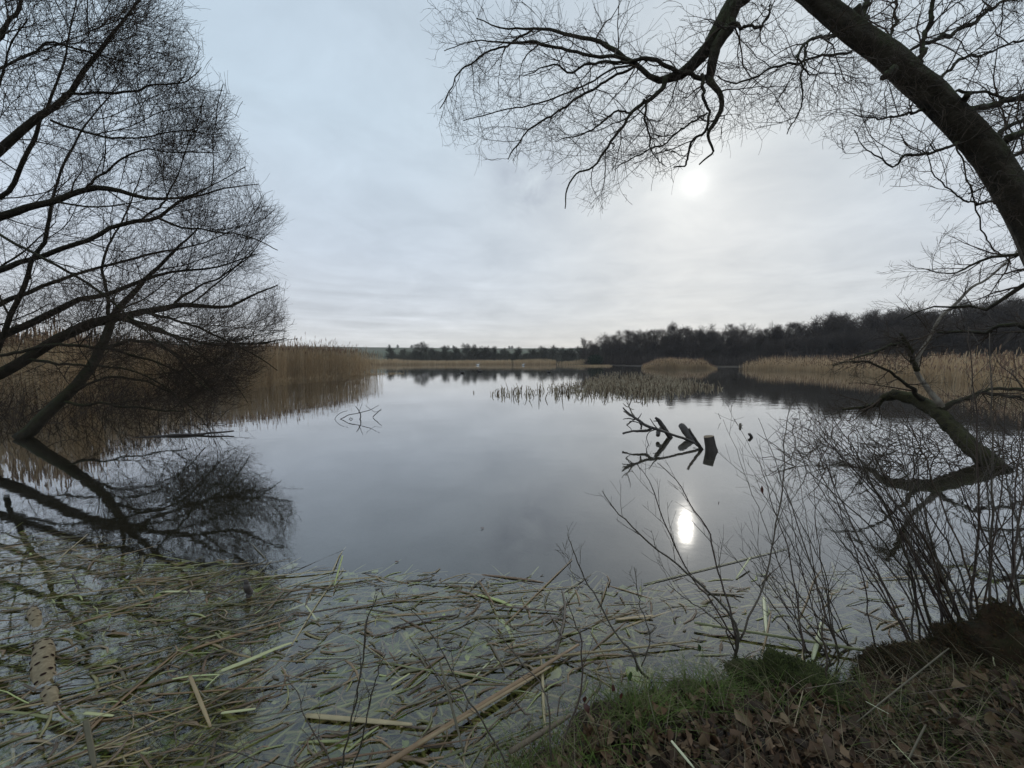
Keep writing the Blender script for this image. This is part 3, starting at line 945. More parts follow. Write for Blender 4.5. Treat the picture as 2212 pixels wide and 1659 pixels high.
# second willow, limbs entering from the left edge
L2 = [
    [(-320, 900, 8.0, 24), (-220, 850, 8.0, 21), (-120, 790, 8.0, 17), (-40, 752, 8.1, 12), (17, 726, 8.3, 11), (83, 693, 8.5, 10), (137, 664, 8.7, 9), (175, 647, 8.8, 7), (225, 639, 9, 6), (300, 612, 9.2, 5), (380, 590, 9.3, 3.5), (460, 580, 9.5, 2.5), (560, 548, 9.6, 1.2)],
    [(-220, 850, 8.0, 12), (-120, 740, 7.8, 10), (-60, 690, 7.9, 8), (0, 655, 8.0, 7), (62, 639, 8.2, 6), (125, 610, 8.4, 5), (190, 585, 8.6, 4), (260, 570, 8.8, 3.5), (340, 545, 9, 3), (420, 530, 9.2, 2), (520, 490, 9.4, 1)],
    [(-10, 790, 8.0, 10), (0, 750, 7.9, 9), (20, 685, 7.8, 9), (46, 622, 7.7, 8), (79, 551, 7.6, 7), (96, 518, 7.6, 6.5), (110, 440, 7.6, 5), (128, 380, 7.6, 4), (165, 300, 7.8, 3), (215, 230, 8, 2), (270, 170, 8.2, 1)],
    [(-160, 640, 7.6, 9), (0, 585, 7.8, 8), (84, 554, 8, 7), (182, 518, 8.2, 6.5), (233, 492, 8.4, 6), (292, 476, 8.5, 5.5), (339, 470, 8.6, 5), (390, 434, 8.8, 3.5), (437, 423, 8.9, 2.5), (485, 405, 9, 2), (560, 398, 9.2, 1)],
    [(339, 470, 8.6, 3), (400, 490, 8.8, 2.5), (470, 500, 9, 2), (540, 510, 9.2, 1.5), (600, 540, 9.3, 1)],
    [(0, 507, 6.6, 3.4), (71, 543, 6.6, 3.4), (167, 597, 6.8, 3.2), (267, 672, 7, 3), (317, 718, 7.1, 2.6), (375, 768, 7.2, 2.2), (421, 818, 7.3, 1.8), (467, 855, 7.3, 1.2)],
    [(0, 768, 7.5, 4), (104, 747, 7.5, 4), (208, 751, 7.6, 3.4), (292, 768, 7.7, 3), (375, 800, 7.8, 2), (440, 850, 7.9, 1.2)],
    [(292, 476, 8.5, 3), (350, 440, 8.4, 3), (380, 380, 8.3, 2.2), (400, 320, 8.3, 1.6), (420, 270, 8.3, 1)],
]
base = P(-320, 900, 8.0)
base[2] = 0
build_tree('spreading_willow', 'bare willow whose many limbs reach in from the left edge behind the leaning willow', 'tree', L2, base, wspec, M['willow'], M['twig'], ENV_L, second=2)
# upper willow limbs (nearer tree, trunk outside the frame)
L3 = [
    [(-420, 900, 6.5, 40), (-330, 740, 6.5, 34), (-220, 560, 6.4, 28), (-120, 440, 6.4, 22), (0, 325, 6.4, 15), (66, 255, 6.5, 12), (135, 204, 6.6, 9.5), (193, 135, 6.7, 7.5), (233, 77, 6.8, 6), (262, 47, 6.9, 4.5), (303, 0, 7, 3.6), (345, -60, 7.1, 2)],
    [(135, 204, 6.6, 4), (200, 202, 6.7, 3.4), (281, 200, 6.8, 3), (335, 186, 6.9, 2.6), (401, 179, 7, 2), (435, 145, 7.1, 1)],
    [(-170, 500, 6.4, 10), (-60, 440, 6.7, 9), (0, 427, 6.8, 8), (47, 354, 6.8, 7.5), (84, 262, 6.8, 6), (102, 233, 6.9, 5), (130, 150, 7, 3.4), (150, 60, 7.1, 2.5), (170, -20, 7.2, 1.5)],
    [(-120, 500, 6.8, 12), (0, 470, 6.9, 11), (66, 448, 7, 9.5), (135, 434, 7.1, 8.5), (175, 416, 7.2, 8), (215, 405, 7.3, 7), (270, 419, 7.4, 5.5), (321, 430, 7.6, 4.4), (400, 425, 7.8, 3), (470, 395, 8, 1.5), (530, 360, 8.1, 1)],
    [(-120, 200, 5.8, 9), (-40, 120, 5.9, 8), (10, 60, 6, 7), (40, 10, 6.1, 6), (60, -40, 6.2, 4)],
    [(-260, 600, 6.3, 20), (-190, 350, 6.2, 17), (-110, 80, 6.1, 14), (-30, -180, 6.0, 11), (60, -420, 5.9, 8), (140, -700, 5.8, 4)],
    [(-60, -90, 6.0, 8), (60, -190, 6.1, 7), (180, -330, 6.2, 5.5), (290, -520, 6.2, 4), (380, -760, 6.2, 2)],
    [(300, 5, 7, 3.6), (350, -100, 7.1, 3.4), (390, -230, 7.1, 3), (440, -420, 7.1, 2.2), (480, -620, 7.0, 1.4)],
    [(120, -260, 6.1, 5), (220, -300, 6.3, 4), (330, -330, 6.5, 3), (430, -400, 6.6, 1.6)],
    [(-80, 220, 5.9, 5), (0, 150, 6, 5), (60, 112, 6.2, 4), (110, 95, 6.4, 3.2), (180, 110, 6.6, 2.5), (250, 130, 6.8, 1.5), (320, 140, 7, 1)],
    [(110, 260, 6.7, 3.2), (200, 290, 6.9, 2.8), (300, 300, 7.1, 2.2), (380, 285, 7.3, 1.6), (460, 290, 7.4, 1)],
    [(175, 416, 7.2, 4), (230, 370, 7.3, 3.2), (300, 330, 7.4, 2.4), (380, 330, 7.6, 1.6), (470, 330, 7.7, 1)],
]
base = P(-420, 900, 6.5)
base[2] = .1
build_tree('tall_willow', 'tall bare willow standing outside the left edge with limbs rising across the upper left', 'tree', L3, base, wspec, M['willow'], M['twig'], ENV_L, second=2)

# arched tree over the right
ENV_T = envf([(822, -400), (828, 40), (850, 240), (905, 275), (1000, 345), (1060, 370), (1160, 400), (1190, 460), (1260, 455), (1330, 400), (1400, 395), (1560, 355), (1620, 300), (1640, 240), (1700, 345), (1760, 310), (1790, 370), (1860, 400), (1960, 420), (2020, 470), (2400, 600), (2600, -400)])
AT = [
    [(2620, 1400, 3.0, 84), (2520, 1130, 3.0, 74), (2400, 880, 3.0, 64), (2300, 660, 3.0, 56), (2240, 520, 3.1, 52), (2175, 395, 3.15, 49), (2123, 316, 3.2, 47), (2040, 230, 3.25, 44), (1966, 166, 3.3, 43), (1893, 104, 3.35, 39), (1836, 62, 3.4, 36), (1776, 10, 3.45, 33), (1705, -45, 3.5, 30), (1630, -110, 3.5, 26), (1560, -180, 3.5, 20)],
]
ATL = [
    [(1660, -75, 3.5, 26), (1625, -40, 3.5, 21), (1590, 5, 3.5, 17), (1555, 50, 3.5, 15), (1510, 115, 3.5, 13), (1475, 152, 3.55, 11.5), (1439, 169, 3.6, 10), (1403, 151, 3.65, 7), (1368, 130, 3.7, 6.5), (1319, 102, 3.8, 6), (1287, 91, 3.9, 5.2), (1231, 70, 4.0, 4.5), (1192, 63, 4.1, 4), (1150, 63, 4.2, 3), (1094, 62, 4.3, 2.2), (1030, 40, 4.4, 1.2)],
    [(1600, -20, 3.45, 12), (1575, 40, 3.4, 12), (1553, 94, 3.4, 11), (1541, 155, 3.4, 9.5), (1544, 183, 3.4, 7.5), (1565, 211, 3.4, 6), (1563, 248, 3.4, 5), (1539, 277, 3.4, 4), (1535, 300, 3.4, 3), (1548, 325, 3.4, 2.2), (1512, 355, 3.4, 1.4)],
    [(1375, 137, 3.65, 5), (1333, 123, 3.6, 4.6), (1287, 123, 3.6, 4), (1245, 116, 3.6, 3.8), (1196, 104, 3.7, 3.5), (1168, 95, 3.7, 4), (1108, 97, 3.8, 2.6), (1040, 92, 3.9, 1.6), (960, 110, 4.0, 1)],
    [(1150, 65, 4.2, 2.6), (1076, 105, 4.2, 2.4), (1031, 127, 4.2, 2.2), (996, 155, 4.2, 1.8), (975, 190, 4.2, 1.5), (950, 235, 4.2, 1)],
    [(1541, 157, 3.45, 6), (1500, 156, 3.5, 6), (1467, 152, 3.5, 5.5), (1432, 134, 3.5, 5.5), (1407, 123, 3.5, 5), (1361, 134, 3.5, 3.6), (1312, 134, 3.5, 3.4), (1270, 141, 3.5, 3), (1238, 155, 3.5, 2.6), (1195, 141, 3.5, 2), (1130, 165, 3.6, 1)],
    [(1437, 170, 3.6, 6), (1428, 193, 3.55, 4.6), (1396, 211, 3.5, 4.2), (1375, 232, 3.5, 3.6), (1354, 257, 3.5, 3), (1326, 299, 3.5, 2.7), (1291, 352, 3.5, 2.2), (1249, 373, 3.5, 1.9), (1224, 408, 3.5, 1.6), (1220, 450, 3.5, 1)],
    [(1375, 139, 3.7, 3), (1305, 176, 3.8, 2.8), (1245, 214, 3.8, 2.6), (1200, 246, 3.9, 2.3), (1147, 274, 3.9, 2), (1112, 316, 4, 1.6), (1098, 345, 4, 1)],
    [(1375, 139, 3.7, 2.4), (1330, 150, 3.9, 2.3), (1260, 185, 4, 2), (1180, 215, 4, 1.8), (1090, 235, 4.1, 1.4), (1000, 260, 4.2, 1)],
    [(1516, 160, 3.45, 4.2), (1516, 206, 3.4, 3.8), (1528, 244, 3.4, 3.2), (1525, 281, 3.4, 2.8), (1497, 305, 3.4, 2.4), (1483, 352, 3.4, 2), (1455, 361, 3.4, 1.5)],
    [(1528, 244, 3.4, 2.2), (1490, 270, 3.4, 2), (1440, 310, 3.4, 1.8), (1390, 335, 3.4, 1.5), (1330, 365, 3.4, 1)],
    [(1391, 215, 3.5, 2.6), (1392, 250, 3.5, 2.4), (1400, 290, 3.5, 2), (1407, 330, 3.5, 1.6), (1440, 360, 3.5, 1)],
    [(1375, 232, 3.5, 2.4), (1333, 243, 3.5, 2.2), (1310, 262, 3.5, 2), (1270, 285, 3.5, 1.6), (1210, 300, 3.5, 1)],
    [(1565, 60, 3.4, 5), (1590, 51, 3.35, 5), (1625, 56, 3.3, 3.6), (1652, 47, 3.3, 2.5), (1662, 10, 3.3, 1.6)],
    [(1806, 77, 3.4, 4.6), (1780, 76, 3.2, 4), (1750, 84, 3.1, 3.2), (1727, 122, 3.0, 2.6), (1750, 159, 3.0, 2), (1780, 155, 3.0, 1.2)],
    [(1839, 112, 3.35, 3), (1760, 124, 3.2, 2.6), (1685, 145, 3.1, 2.4), (1633, 169, 3.0, 2.2), (1586, 180, 3.0, 2), (1550, 164, 3.0, 1.2)],
    [(1745, 90, 3.1, 2.2), (1728, 170, 3.0, 2), (1722, 240, 3.0, 1.6), (1700, 290, 3.0, 1)],
    [(2070, 310, 3.2, 3.4), (1985, 333, 3.0, 3), (1938, 337, 2.9, 2.6), (1919, 356, 2.9, 2.4), (1872, 328, 2.8, 1.8), (1844, 281, 2.8, 1)],
    [(2000, 235, 3.3, 3), (1950, 250, 3.1, 2.4), (1891, 255, 3.0, 2), (1835, 240, 3.0, 1)],
    [(2150, 440, 3.15, 3), (2092, 431, 3.0, 2.4), (2046, 398, 2.9, 2), (2008, 352, 2.9, 1.6), (1999, 310, 2.9, 1)],
    [(2060, 310, 3.0, 2.5), (2075, 350, 2.95, 2.2), (2088, 398, 2.9, 2.2), (2116, 469, 2.9, 2.2), (2149, 530, 2.9, 2), (2185, 570, 2.9, 1.6)],
    [(1985, 140, 3.4, 10), (1990, 118, 3.4, 6), (1996, 84, 3.45, 5.4), (2006, 40, 3.5, 5), (2014, -10, 3.5, 4.4), (2022, -80, 3.6, 3)],
    [(1860, 60, 3.4, 8), (1868, 38, 3.45, 6), (1878, 0, 3.5, 5), (1884, -60, 3.6, 3)],
    [(1920, 90, 3.5, 4), (1926, 60, 3.6, 3.4), (1938, 0, 3.7, 3), (1945, -60, 3.8, 2)],
    [(1957, 112, 3.5, 3), (2008, 86, 3.6, 4), (2060, 70, 3.7, 4.2), (2116, 37, 3.8, 3.6), (2149, 9, 3.9, 3), (2195, -10, 4.0, 2)],
    [(2090, 245, 3.3, 6), (2125, 238, 3.4, 6), (2163, 225, 3.5, 6), (2212, 213, 3.6, 5.4), (2300, 190, 3.8, 4), (2400, 150, 4, 2)],
    [(2060, 200, 3.4, 4), (2120, 212, 3.5, 3.2), (2180, 220, 3.6, 2.6), (2240, 232, 3.8, 2), (2320, 220, 4, 1)],
    [(2140, 300, 3.2, 5), (2180, 278, 3.4, 4.4), (2212, 258, 3.5, 4), (2280, 220, 3.7, 3), (2360, 150, 3.9, 1.6)],
    [(2160, 350, 3.2, 4), (2212, 325, 3.4, 3), (2290, 300, 3.6, 1.6)],
    [(2020, 190, 3.4, 3), (2070, 130, 3.6, 3), (2120, 120, 3.8, 2.6), (2200, 90, 4, 2), (2280, 70, 4.2, 1)],
]
arch_root = thing('arched_tree', 'big dark mossy tree arching over the upper right with bare branches hanging over the lake', 'tree', None, tuple(np.array([*P(2560, 1330, 3.0)[:2], .1])))
off = np.array(arch_root.location)
p_, r_ = limb(AT[0], 90, .04)
r_ = r_ * .9
# lumpy trunk skin
vv, ff, rn = tubes((p_ - off)[None], r_[None], 40, cap=True)
V3 = vv.reshape(90, 40, 3)
cen = (p_ - off)[:, None, :]
rad = V3 - cen
aa = np.arange(40) / 40 * 6.283
tt = np.arange(90) * 1.0
lump = 1 + .05 * np.sin(aa[None] * 3 + tt[:, None] * .16) + .035 * np.sin(aa[None] * 5 - tt[:, None] * .31 + 2) + .07 * (vnoise(aa[None] * 2.2 + 0 * tt[:, None], tt[:, None] * .35 + 0 * aa[None], 1.0, 4) - .5) + .05 * (vnoise(aa[None] * 7 + 0 * tt[:, None], tt[:, None] * .5 + 0 * aa[None], 1.0, 5) - .5) + .05 * (np.abs(vnoise(aa[None] * 9 + 0 * tt[:, None], tt[:, None] * .22 + 0 * aa[None], 1.0, 6) - .5) * 2 - .5) + rng.normal(0, .008, (90, 40))
V3 = cen + rad * lump[..., None]
link('trunk', mesh_np('trunk', V3.reshape(-1, 3), ff, M['bark'], rnd=rn), arch_root)
Pl, Rl = [], []
for tr in ATL:
    p_, r_ = limb(tr, 36, .38)
    Pl.append(p_)
    Rl.append(r_)
    vv, ff, rn = tubes((p_ - off)[None], r_[None], 10 if r_.max() > .02 else 6, cap=True)
    link('limb', mesh_np('limb', vv, ff, M['bark'] if r_.max() > .02 else M['willow'], rnd=rn), arch_root)
# broken knob and short snags on the trunk
for (a1, a2, w1_, w2_) in (((1930, 150, 3.25), (1908, 168, 3.22), 9, 6), ((2075, 225, 3.2), (2092, 204, 3.1), 8, 5), ((1858, 55, 3.4), (1850, 15, 3.4), 9, 7), ((2175, 300, 3.2), (2215, 285, 3.2), 9, 5)):
    q0, q1 = P(*a1), P(*a2)
    kk = np.linspace(0, 1, 5)[:, None]
    pp = q0 * (1 - kk) + q1 * kk
    rr_ = np.linspace(w1_, w2_, 5) * a1[2] / FPX
    vv, ff, rn = tubes((pp - off)[None], rr_[None], 10, cap=True)
    vv = vv + rng.normal(0, .003, vv.shape)
    link('broken_knob', mesh_np('broken_knob', vv, ff, M['bark'], rnd=rn), arch_root)
Pl, Rl = np.array(Pl), np.array(Rl)
A1, r1 = grow(Pl, Rl, 12, .10, 1.0, .72, RAD(45), 9, .19, (-.01, 0, -.005), .5, rmin=.0026, rmax=.007, angvar=.4, env=ENV_T, taper=.45)
vv, ff, rn = tubes(A1 - off, r1, 4)
link('branches', mesh_np('branches', vv, ff, M['twig'], rnd=rn), arch_root, 'stuff')
A2, r2 = grow(A1, r1, 6, .1, 1.0, .38, RAD(46), 7, .26, (-.01, 0, -.01), .6, rmin=.0017, env=ENV_T, taper=.35)
vv, ff, rn = tubes(A2 - off, r2, 3)
link('twigs', mesh_np('twigs', vv, ff, M['twig'], rnd=rn), arch_root, 'stuff')
A3, r3 = grow(A2, r2, 4, .15, 1.0, .17, RAD(46), 5, .3, (0, 0, 0), .65, rmin=.0013, env=ENV_T, taper=.3)
vv, ff, rn = tubes(A3 - off, r3, 3)
link('fine_twigs', mesh_np('fine_twigs', vv, ff, M['twig'], rnd=rn), arch_root, 'stuff')

# tree beyond the arched trunk at the right edge, its lower branches crossing the wood
ENV_R = envf([(1820, 640), (1890, 585), (1960, 480), (2030, 430), (2080, 300), (2140, 200), (2160, -200), (2700, -200), (2700, 1000), (2260, 900), (2100, 800), (1960, 720), (1900, 690)])
RT = [
    [(2620, 1000, 5.5, 34), (2560, 850, 5.5, 30), (2480, 700, 5.5, 26), (2400, 600, 5.5, 20), (2320, 560, 5.6, 14), (2260, 590, 5.7, 8), (2212, 617, 5.8, 6), (2158, 654, 6, 4.5), (2123, 668, 6.1, 3.8), (2086, 659, 6.2, 3), (2043, 665, 6.3, 2.4), (2003, 665, 6.4, 1.8), (1950, 690, 6.5, 1)],
    [(2480, 700, 5.5, 12), (2380, 690, 5.6, 9), (2280, 720, 5.8, 7), (2212, 705, 6, 5.5), (2186, 700, 6, 5), (2158, 705, 6.1, 4.4), (2129, 720, 6.2, 4), (2072, 720, 6.3, 3.4), (2020, 720, 6.4, 2.4)],
    [(2400, 600, 5.5, 10), (2300, 480, 5.6, 7), (2212, 420, 5.8, 5), (2150, 400, 6, 3), (2090, 420, 6.1, 1.6)],
    [(2320, 560, 5.6, 6), (2240, 540, 5.7, 5), (2172, 553, 5.8, 4), (2120, 560, 5.9, 3), (2060, 590, 6, 2), (1990, 580, 6.1, 1)],
    [(2400, 600, 5.5, 12), (2340, 400, 5.6, 9), (2300, 250, 5.8, 6), (2260, 120, 6, 3), (2240, 0, 6.2, 1.5)],
    [(2340, 400, 5.6, 5), (2260, 330, 5.8, 4), (2190, 280, 6, 2.5), (2130, 180, 6.2, 1.2)],
    [(2340, 900, 5.4, 6), (2250, 860, 5.5, 5), (2180, 840, 5.7, 4), (2110, 850, 5.8, 2.5), (2060, 870, 5.9, 1.4)],
]
base = P(2620, 1000, 5.5)
base[2] = .1
build_tree('right_edge_tree', 'bare tree standing outside the right edge with thin low branches crossing the wood', 'tree', RT, base, [
    dict(name='branches', nper=10, t0=.25, t1=1, L=.85, ang=RAD(45), K=8, wig=.14, trop=(-.02, 0, .01), rr=.5, rmin=.004, sides=4),
    dict(name='twigs', nper=7, t0=.1, t1=1, L=.45, ang=RAD(42), K=6, wig=.18, trop=(-.01, 0, .02), rr=.6, rmin=.0028),
    dict(name='fine_twigs', nper=4, t0=.15, t1=1, L=.2, ang=RAD(42), K=3, wig=.2, trop=(0, 0, .03), rr=.65, rmin=.0022)],
    M['willow'], M['twig'], ENV_R)

# mossy fallen trunk with a pale upright stem
fr_root = thing('fallen_mossy_trunk', 'thick mossy trunk rising from the water at right with a pale stem growing on it', 'tree', None, tuple([*P(2152, 1012, 5.3)[:2], 0]))
off = np.array(fr_root.location)


def add_part(root, name, tr, mat_, sides=10, K=24, wob=.12, jit=.0, fn=None):
    p_, r_ = limb(tr, K, wob)
    vv, ff, rn = tubes((p_ - np.array(root.location))[None], r_[None], sides, cap=True)
    if jit: vv = vv + rng.normal(0, jit, vv.shape)
    return link(name, mesh_np(name, vv, ff, mat_, rnd=rn), root), p_, r_


_, pA, rA = add_part(fr_root, 'trunk', [(2165, 1016, 5.2, 16), (2145, 1003, 5.35, 20), (2100, 968, 5.6, 20), (2057, 925, 6.0, 17.5), (2032, 896, 6.3, 16), (2000, 874, 6.7, 14), (1965, 860, 7.0, 12.5), (1928, 850, 7.3, 10)], M['moss'], 24, 50, .13, .009)
_, pB, rB = add_part(fr_root, 'pale_stem', [(2035, 880, 6.3, 8.7), (2003, 838, 6.45, 6.2), (1984, 810, 6.5, 5.6), (1981, 790, 6.5, 5.0), (1986, 765, 6.5, 4.7), (2009, 728, 6.5, 4.0), (2017, 711, 6.5, 3.7), (2037, 680, 6.5, 3.5), (2063, 657, 6.5, 3.2), (2100, 619, 6.5, 2.9), (2129, 605, 6.5, 2.5), (2180, 560, 6.5, 2.1), (2240, 500, 6.5, 1.5)], M['pale'], 10, 36, .10)
_, pC, rC = add_part(fr_root, 'broken_stem', [(1981, 800, 6.5, 7), (1972, 777, 6.45, 6), (1966, 754, 6.4, 6), (1955, 738, 6.4, 5.5), (1946, 720, 6.4, 4)], M['moss'], 10, 36, .12, .003)
_, pD, rD = add_part(fr_root, 'side_branch', [(1960, 750, 6.4, 3.5), (1935, 740, 6.4, 3.4), (1905, 752, 6.4, 3), (1870, 766, 6.4, 2.2), (1835, 776, 6.4, 1.2)], M['willow'], 5, 36, .3)
_, pE, rE = add_part(fr_root, 'side_branch', [(1925, 855, 7.3, 12), (1915, 860, 7.35, 9), (1900, 868, 7.4, 6), (1870, 880, 7.4, 3.5), (1820, 885, 7.4, 2)], M['moss'], 6, 36, .3)
_, pF, rF = add_part(fr_root, 'side_branch', [(2030, 885, 6.3, 8), (2075, 865, 6.2, 5), (2130, 850, 6.2, 4), (2190, 858, 6.2, 3), (2240, 870, 6.2, 2)], M['willow'], 6, 36, .3)
_, pG, rG = add_part(fr_root, 'side_branch', [(1995, 865, 6.7, 7), (1960, 830, 6.6, 4), (1915, 800, 6.5, 3), (1860, 780, 6.5, 2), (1800, 790, 6.4, 1.2)], M['willow'], 5, 36, .3)
Pl = np.array([catmull(x_, 36) for x_ in (pB, pC, pD, pE, pF, pG)])
Rl = np.array([np.interp(np.linspace(0, 1, 36), np.linspace(0, 1, len(x_)), x_) for x_ in (rB, rC, rD, rE, rF, rG)])
ENV_F = envf([(1710, 900), (1720, 820), (1830, 740), (1900, 700), (1970, 560), (2260, 440), (2400, 1000), (2000, 960), (1800, 960)])
A1, r1 = grow(Pl, Rl, 10, .1, 1, .75, RAD(50), 8, .16, (-.02, 0, 0), .4, rmin=.004, env=ENV_F)
A2, r2 = grow(A1, r1, 7, .1, 1, .38, RAD(45), 6, .2, (0, 0, .01), .6, rmin=.0028, env=ENV_F)
A3, r3 = grow(A2, r2, 3, .1, 1, .16, RAD(45), 3, .2, (0, 0, .01), .6, rmin=.0024, env=ENV_F)
vv, ff, rn = join([tubes(A1 - off, r1, 4), tubes(A2 - off, r2, 3), tubes(A3 - off, r3, 3)])
link('twigs', mesh_np('twigs', vv, ff, M['twig'], rnd=rn), fr_root, 'stuff')

# half drowned brushwood in front of the fallen trunk, just above the water
n = 430
us, vs = rng.uniform(1720, 2300, n), rng.uniform(872, 1030, n)
st = np.array([Wp(a, c_) for a, c_ in zip(us, vs)])
pts = np.empty((n, 8, 3))
pts[:, 0] = st - [0, 0, .05]
dd = norm(np.stack([rng.normal(-.5, .5, n), rng.normal(0, .5, n), rng.uniform(.2, .9, n)], -1))
for k_ in range(1, 8):
    dd = norm(dd + rng.normal(0, .2, (n, 3)) + [0, 0, -.06])
    pts[:, k_] = pts[:, k_ - 1] + dd * rng.uniform(.05, .13, (n, 1))
Rs = rng.uniform(.004, .009, (n, 1)) * np.linspace(1, .4, 8)
A2, r2 = grow(pts, Rs, 4, .1, 1, .3, RAD(45), 5, .2, (0, 0, .01), .6, rmin=.0025)
vv, ff, rn = join([tubes(pts, Rs, 4), tubes(A2, r2, 3)])
link('flooded_brushwood', mesh_np('flooded_brushwood', vv, ff, M['twig'], rnd=rn), None, 'stuff', 'dark tangle of twigs standing in the water round the fallen mossy trunk')
# scrub round the willow feet, left
n = 1250
us, vs = -260 + 720 * rng.random(n) ** 1.3, rng.uniform(838, 925, n)
st = np.array([Wp(a, c_) for a, c_ in zip(us, vs)])
pts = np.empty((n, 8, 3))
pts[:, 0] = st - [0, 0, .05]
dd = norm(np.stack([rng.normal(.25, .5, n), rng.normal(0, .4, n), rng.uniform(.5, 1.2, n)], -1))
for k_ in range(1, 8):
    dd = norm(dd + rng.normal(0, .16, (n, 3)) + [0.02, 0, -.05])
    pts[:, k_] = pts[:, k_ - 1] + dd * rng.uniform(.09, .25, (n, 1))
Rs = rng.uniform(.003, .008, (n, 1)) * np.linspace(1, .4, 8)
A2, r2 = grow(pts, Rs, 2, .1, 1, .4, RAD(45), 5, .2, (0, 0, .01), .6, rmin=.003)
vv, ff, rn = join([tubes(pts, Rs, 4), tubes(A2, r2, 3)])
link('willow_scrub', mesh_np('willow_scrub', vv, ff, M['twig'], rnd=rn), None, 'stuff', 'tangled grey scrub and drooping twigs round the foot of the leaning willow')

# ------------------------------------------------------------------ dead wood in the lake
def wood_thing(name, label, cat, pieces, matd, base, sides=8, wob=.12, group=None):
    root = thing(name, label, cat, group, (base[0], base[1], 0))
    for nm, tr, ml in pieces:
        add_part(root, nm, tr, M[ml], sides, 18, wob)
    return root


def Z2(x, y): return (1530 + x / 5.267) * .8641, (980 + y / 5.267) * .8641


def zt(*pts): return [(*Z2(x, y), Y, r) for x, y, Y, r in pts]


wood_thing('fallen_branch', 'long bare forked branch lying out of the water left of the sawn stump', 'branch', [
    ('main_stem', zt((1262, 785, 6.35, 2.5), (1180, 760, 6.4, 3), (1110, 680, 6.55, 3), (960, 615, 6.65, 2.8), (740, 545, 6.7, 2.6), (600, 490, 6.8, 3.2), (450, 440, 6.9, 3.2), (330, 360, 7.0, 3), (230, 290, 7.1, 2.4), (145, 205, 7.2, 1.6)), 'wood'),
    ('fork', zt((300, 330, 7.05, 2), (225, 300, 7.1, 1.8), (155, 250, 7.2, 1.2)), 'pale'),
    ('fork', zt((290, 320, 7.05, 2), (255, 260, 7.1, 1.5), (225, 190, 7.15, 1.2), (195, 135, 7.2, .8)), 'pale'),
    ('twig', zt((225, 200, 7.1, 1), (180, 185, 7.1, .9), (148, 150, 7.1, .7)), 'pale'),
    ('twig', zt((225, 180, 7.1, 1), (255, 110, 7.0, .8), (268, 40, 7.0, .5)), 'wood'),
    ('twig', zt((240, 215, 7.1, 1), (265, 228, 7.1, .8), (292, 226, 7.1, .6)), 'pale'),
    ('twig', zt((345, 350, 7.0, 1.2), (370, 315, 7.0, 1), (390, 280, 7.0, .6)), 'wood'),
    ('fork', zt((520, 470, 6.8, 3), (470, 505, 6.9, 3.2), (380, 515, 6.9, 3), (290, 515, 6.9, 2.4), (200, 528, 6.9, 2.2), (140, 545, 6.9, 2.4)), 'wood'),
    ('twig', zt((360, 400, 6.9, 2.2), (385, 440, 6.9, 2), (380, 490, 6.9, 1.8)), 'wood'),
    ('twig', zt((300, 370, 7.0, 1.4), (240, 350, 7.0, 1.2), (180, 350, 7.0, 1), (143, 360, 7.0, .7)), 'wood'),
    ('twig', zt((280, 370, 7.0, 1.4), (230, 410, 7.0, 1), (190, 445, 7.0, .7)), 'wood'),
    ('twig', zt((350, 405, 6.9, 1), (250, 385, 6.95, 1.2), (225, 410, 7.0, 1), (190, 430, 7.0, .8), (245, 480, 7.0, .8), (252, 505, 7.0, .6)), 'wood'),
    ('twig', zt((620, 500, 6.8, 1.4), (560, 440, 6.8, 1.2), (500, 350, 6.8, .7)), 'wood'),
    ('twig', zt((560, 500, 6.8, 1.2), (490, 530, 6.8, 1), (455, 600, 6.8, .9), (475, 680, 6.75, .9), (485, 712, 6.7, .9)), 'wood'),
    ('fork', zt((1200, 780, 6.4, 4), (1140, 690, 6.4, 3.4), (1075, 590, 6.4, 3), (1015, 480, 6.4, 2.6)), 'wood'),
    ('fork', zt((1200, 772, 6.4, 2.4), (1130, 758, 6.45, 2), (1072, 735, 6.5, 1.6)), 'wood'),
], None, P(*Z2(1230, 780), 6.3))
# sawn stump
stp = P(1535, 976, 6.3)
stp[2] = 0
sr = thing('sawn_stump', 'short thick sawn stump standing in the water at the end of the fallen branch', 'stump', None, tuple(stp))
kk = np.linspace(0, 1, 10)
sp_ = np.stack([.03 - .075 * kk, 0 * kk, -.12 + .36 * kk], -1)
rs_ = np.interp(kk, [0, .33, .5, 1], [.105, .097, .085, .078])
vv, ff, rn = tubes(sp_[None], rs_[None], 20)
V3 = vv.reshape(10, 20, 3)
V3 = sp_[:, None] + (V3 - sp_[:, None]) * (1 + .08 * np.sin(np.arange(20) * .94 + 1)[None, :, None] + .03 * rng.normal(0, 1, (1, 20, 1)))
link('stump_wood', mesh_np('stump_wood', V3.reshape(-1, 3), ff, M['wood'], rnd=rn), sr)
ring = V3[-1]
capv = np.vstack([ring, ring.mean(0, keepdims=True) + [0, 0, .004]])
link('cut_face', mesh_np('cut_face', capv, np.array([[i_, (i_ + 1) % 20, 20] for i_ in range(20)]), M['cut'], False), sr)
wood_thing('leaning_log', 'thick short grey log leaning out of the water beside the sawn stump', 'log', [
    ('log_wood', zt((1085, 680, 7.1, 8), (1050, 630, 7.15, 8.2), (1000, 560, 7.25, 8.2), (950, 490, 7.35, 8), (915, 440, 7.45, 7.2)), 'wood')], None, P(*Z2(1060, 650), 7.1), 12, .03)
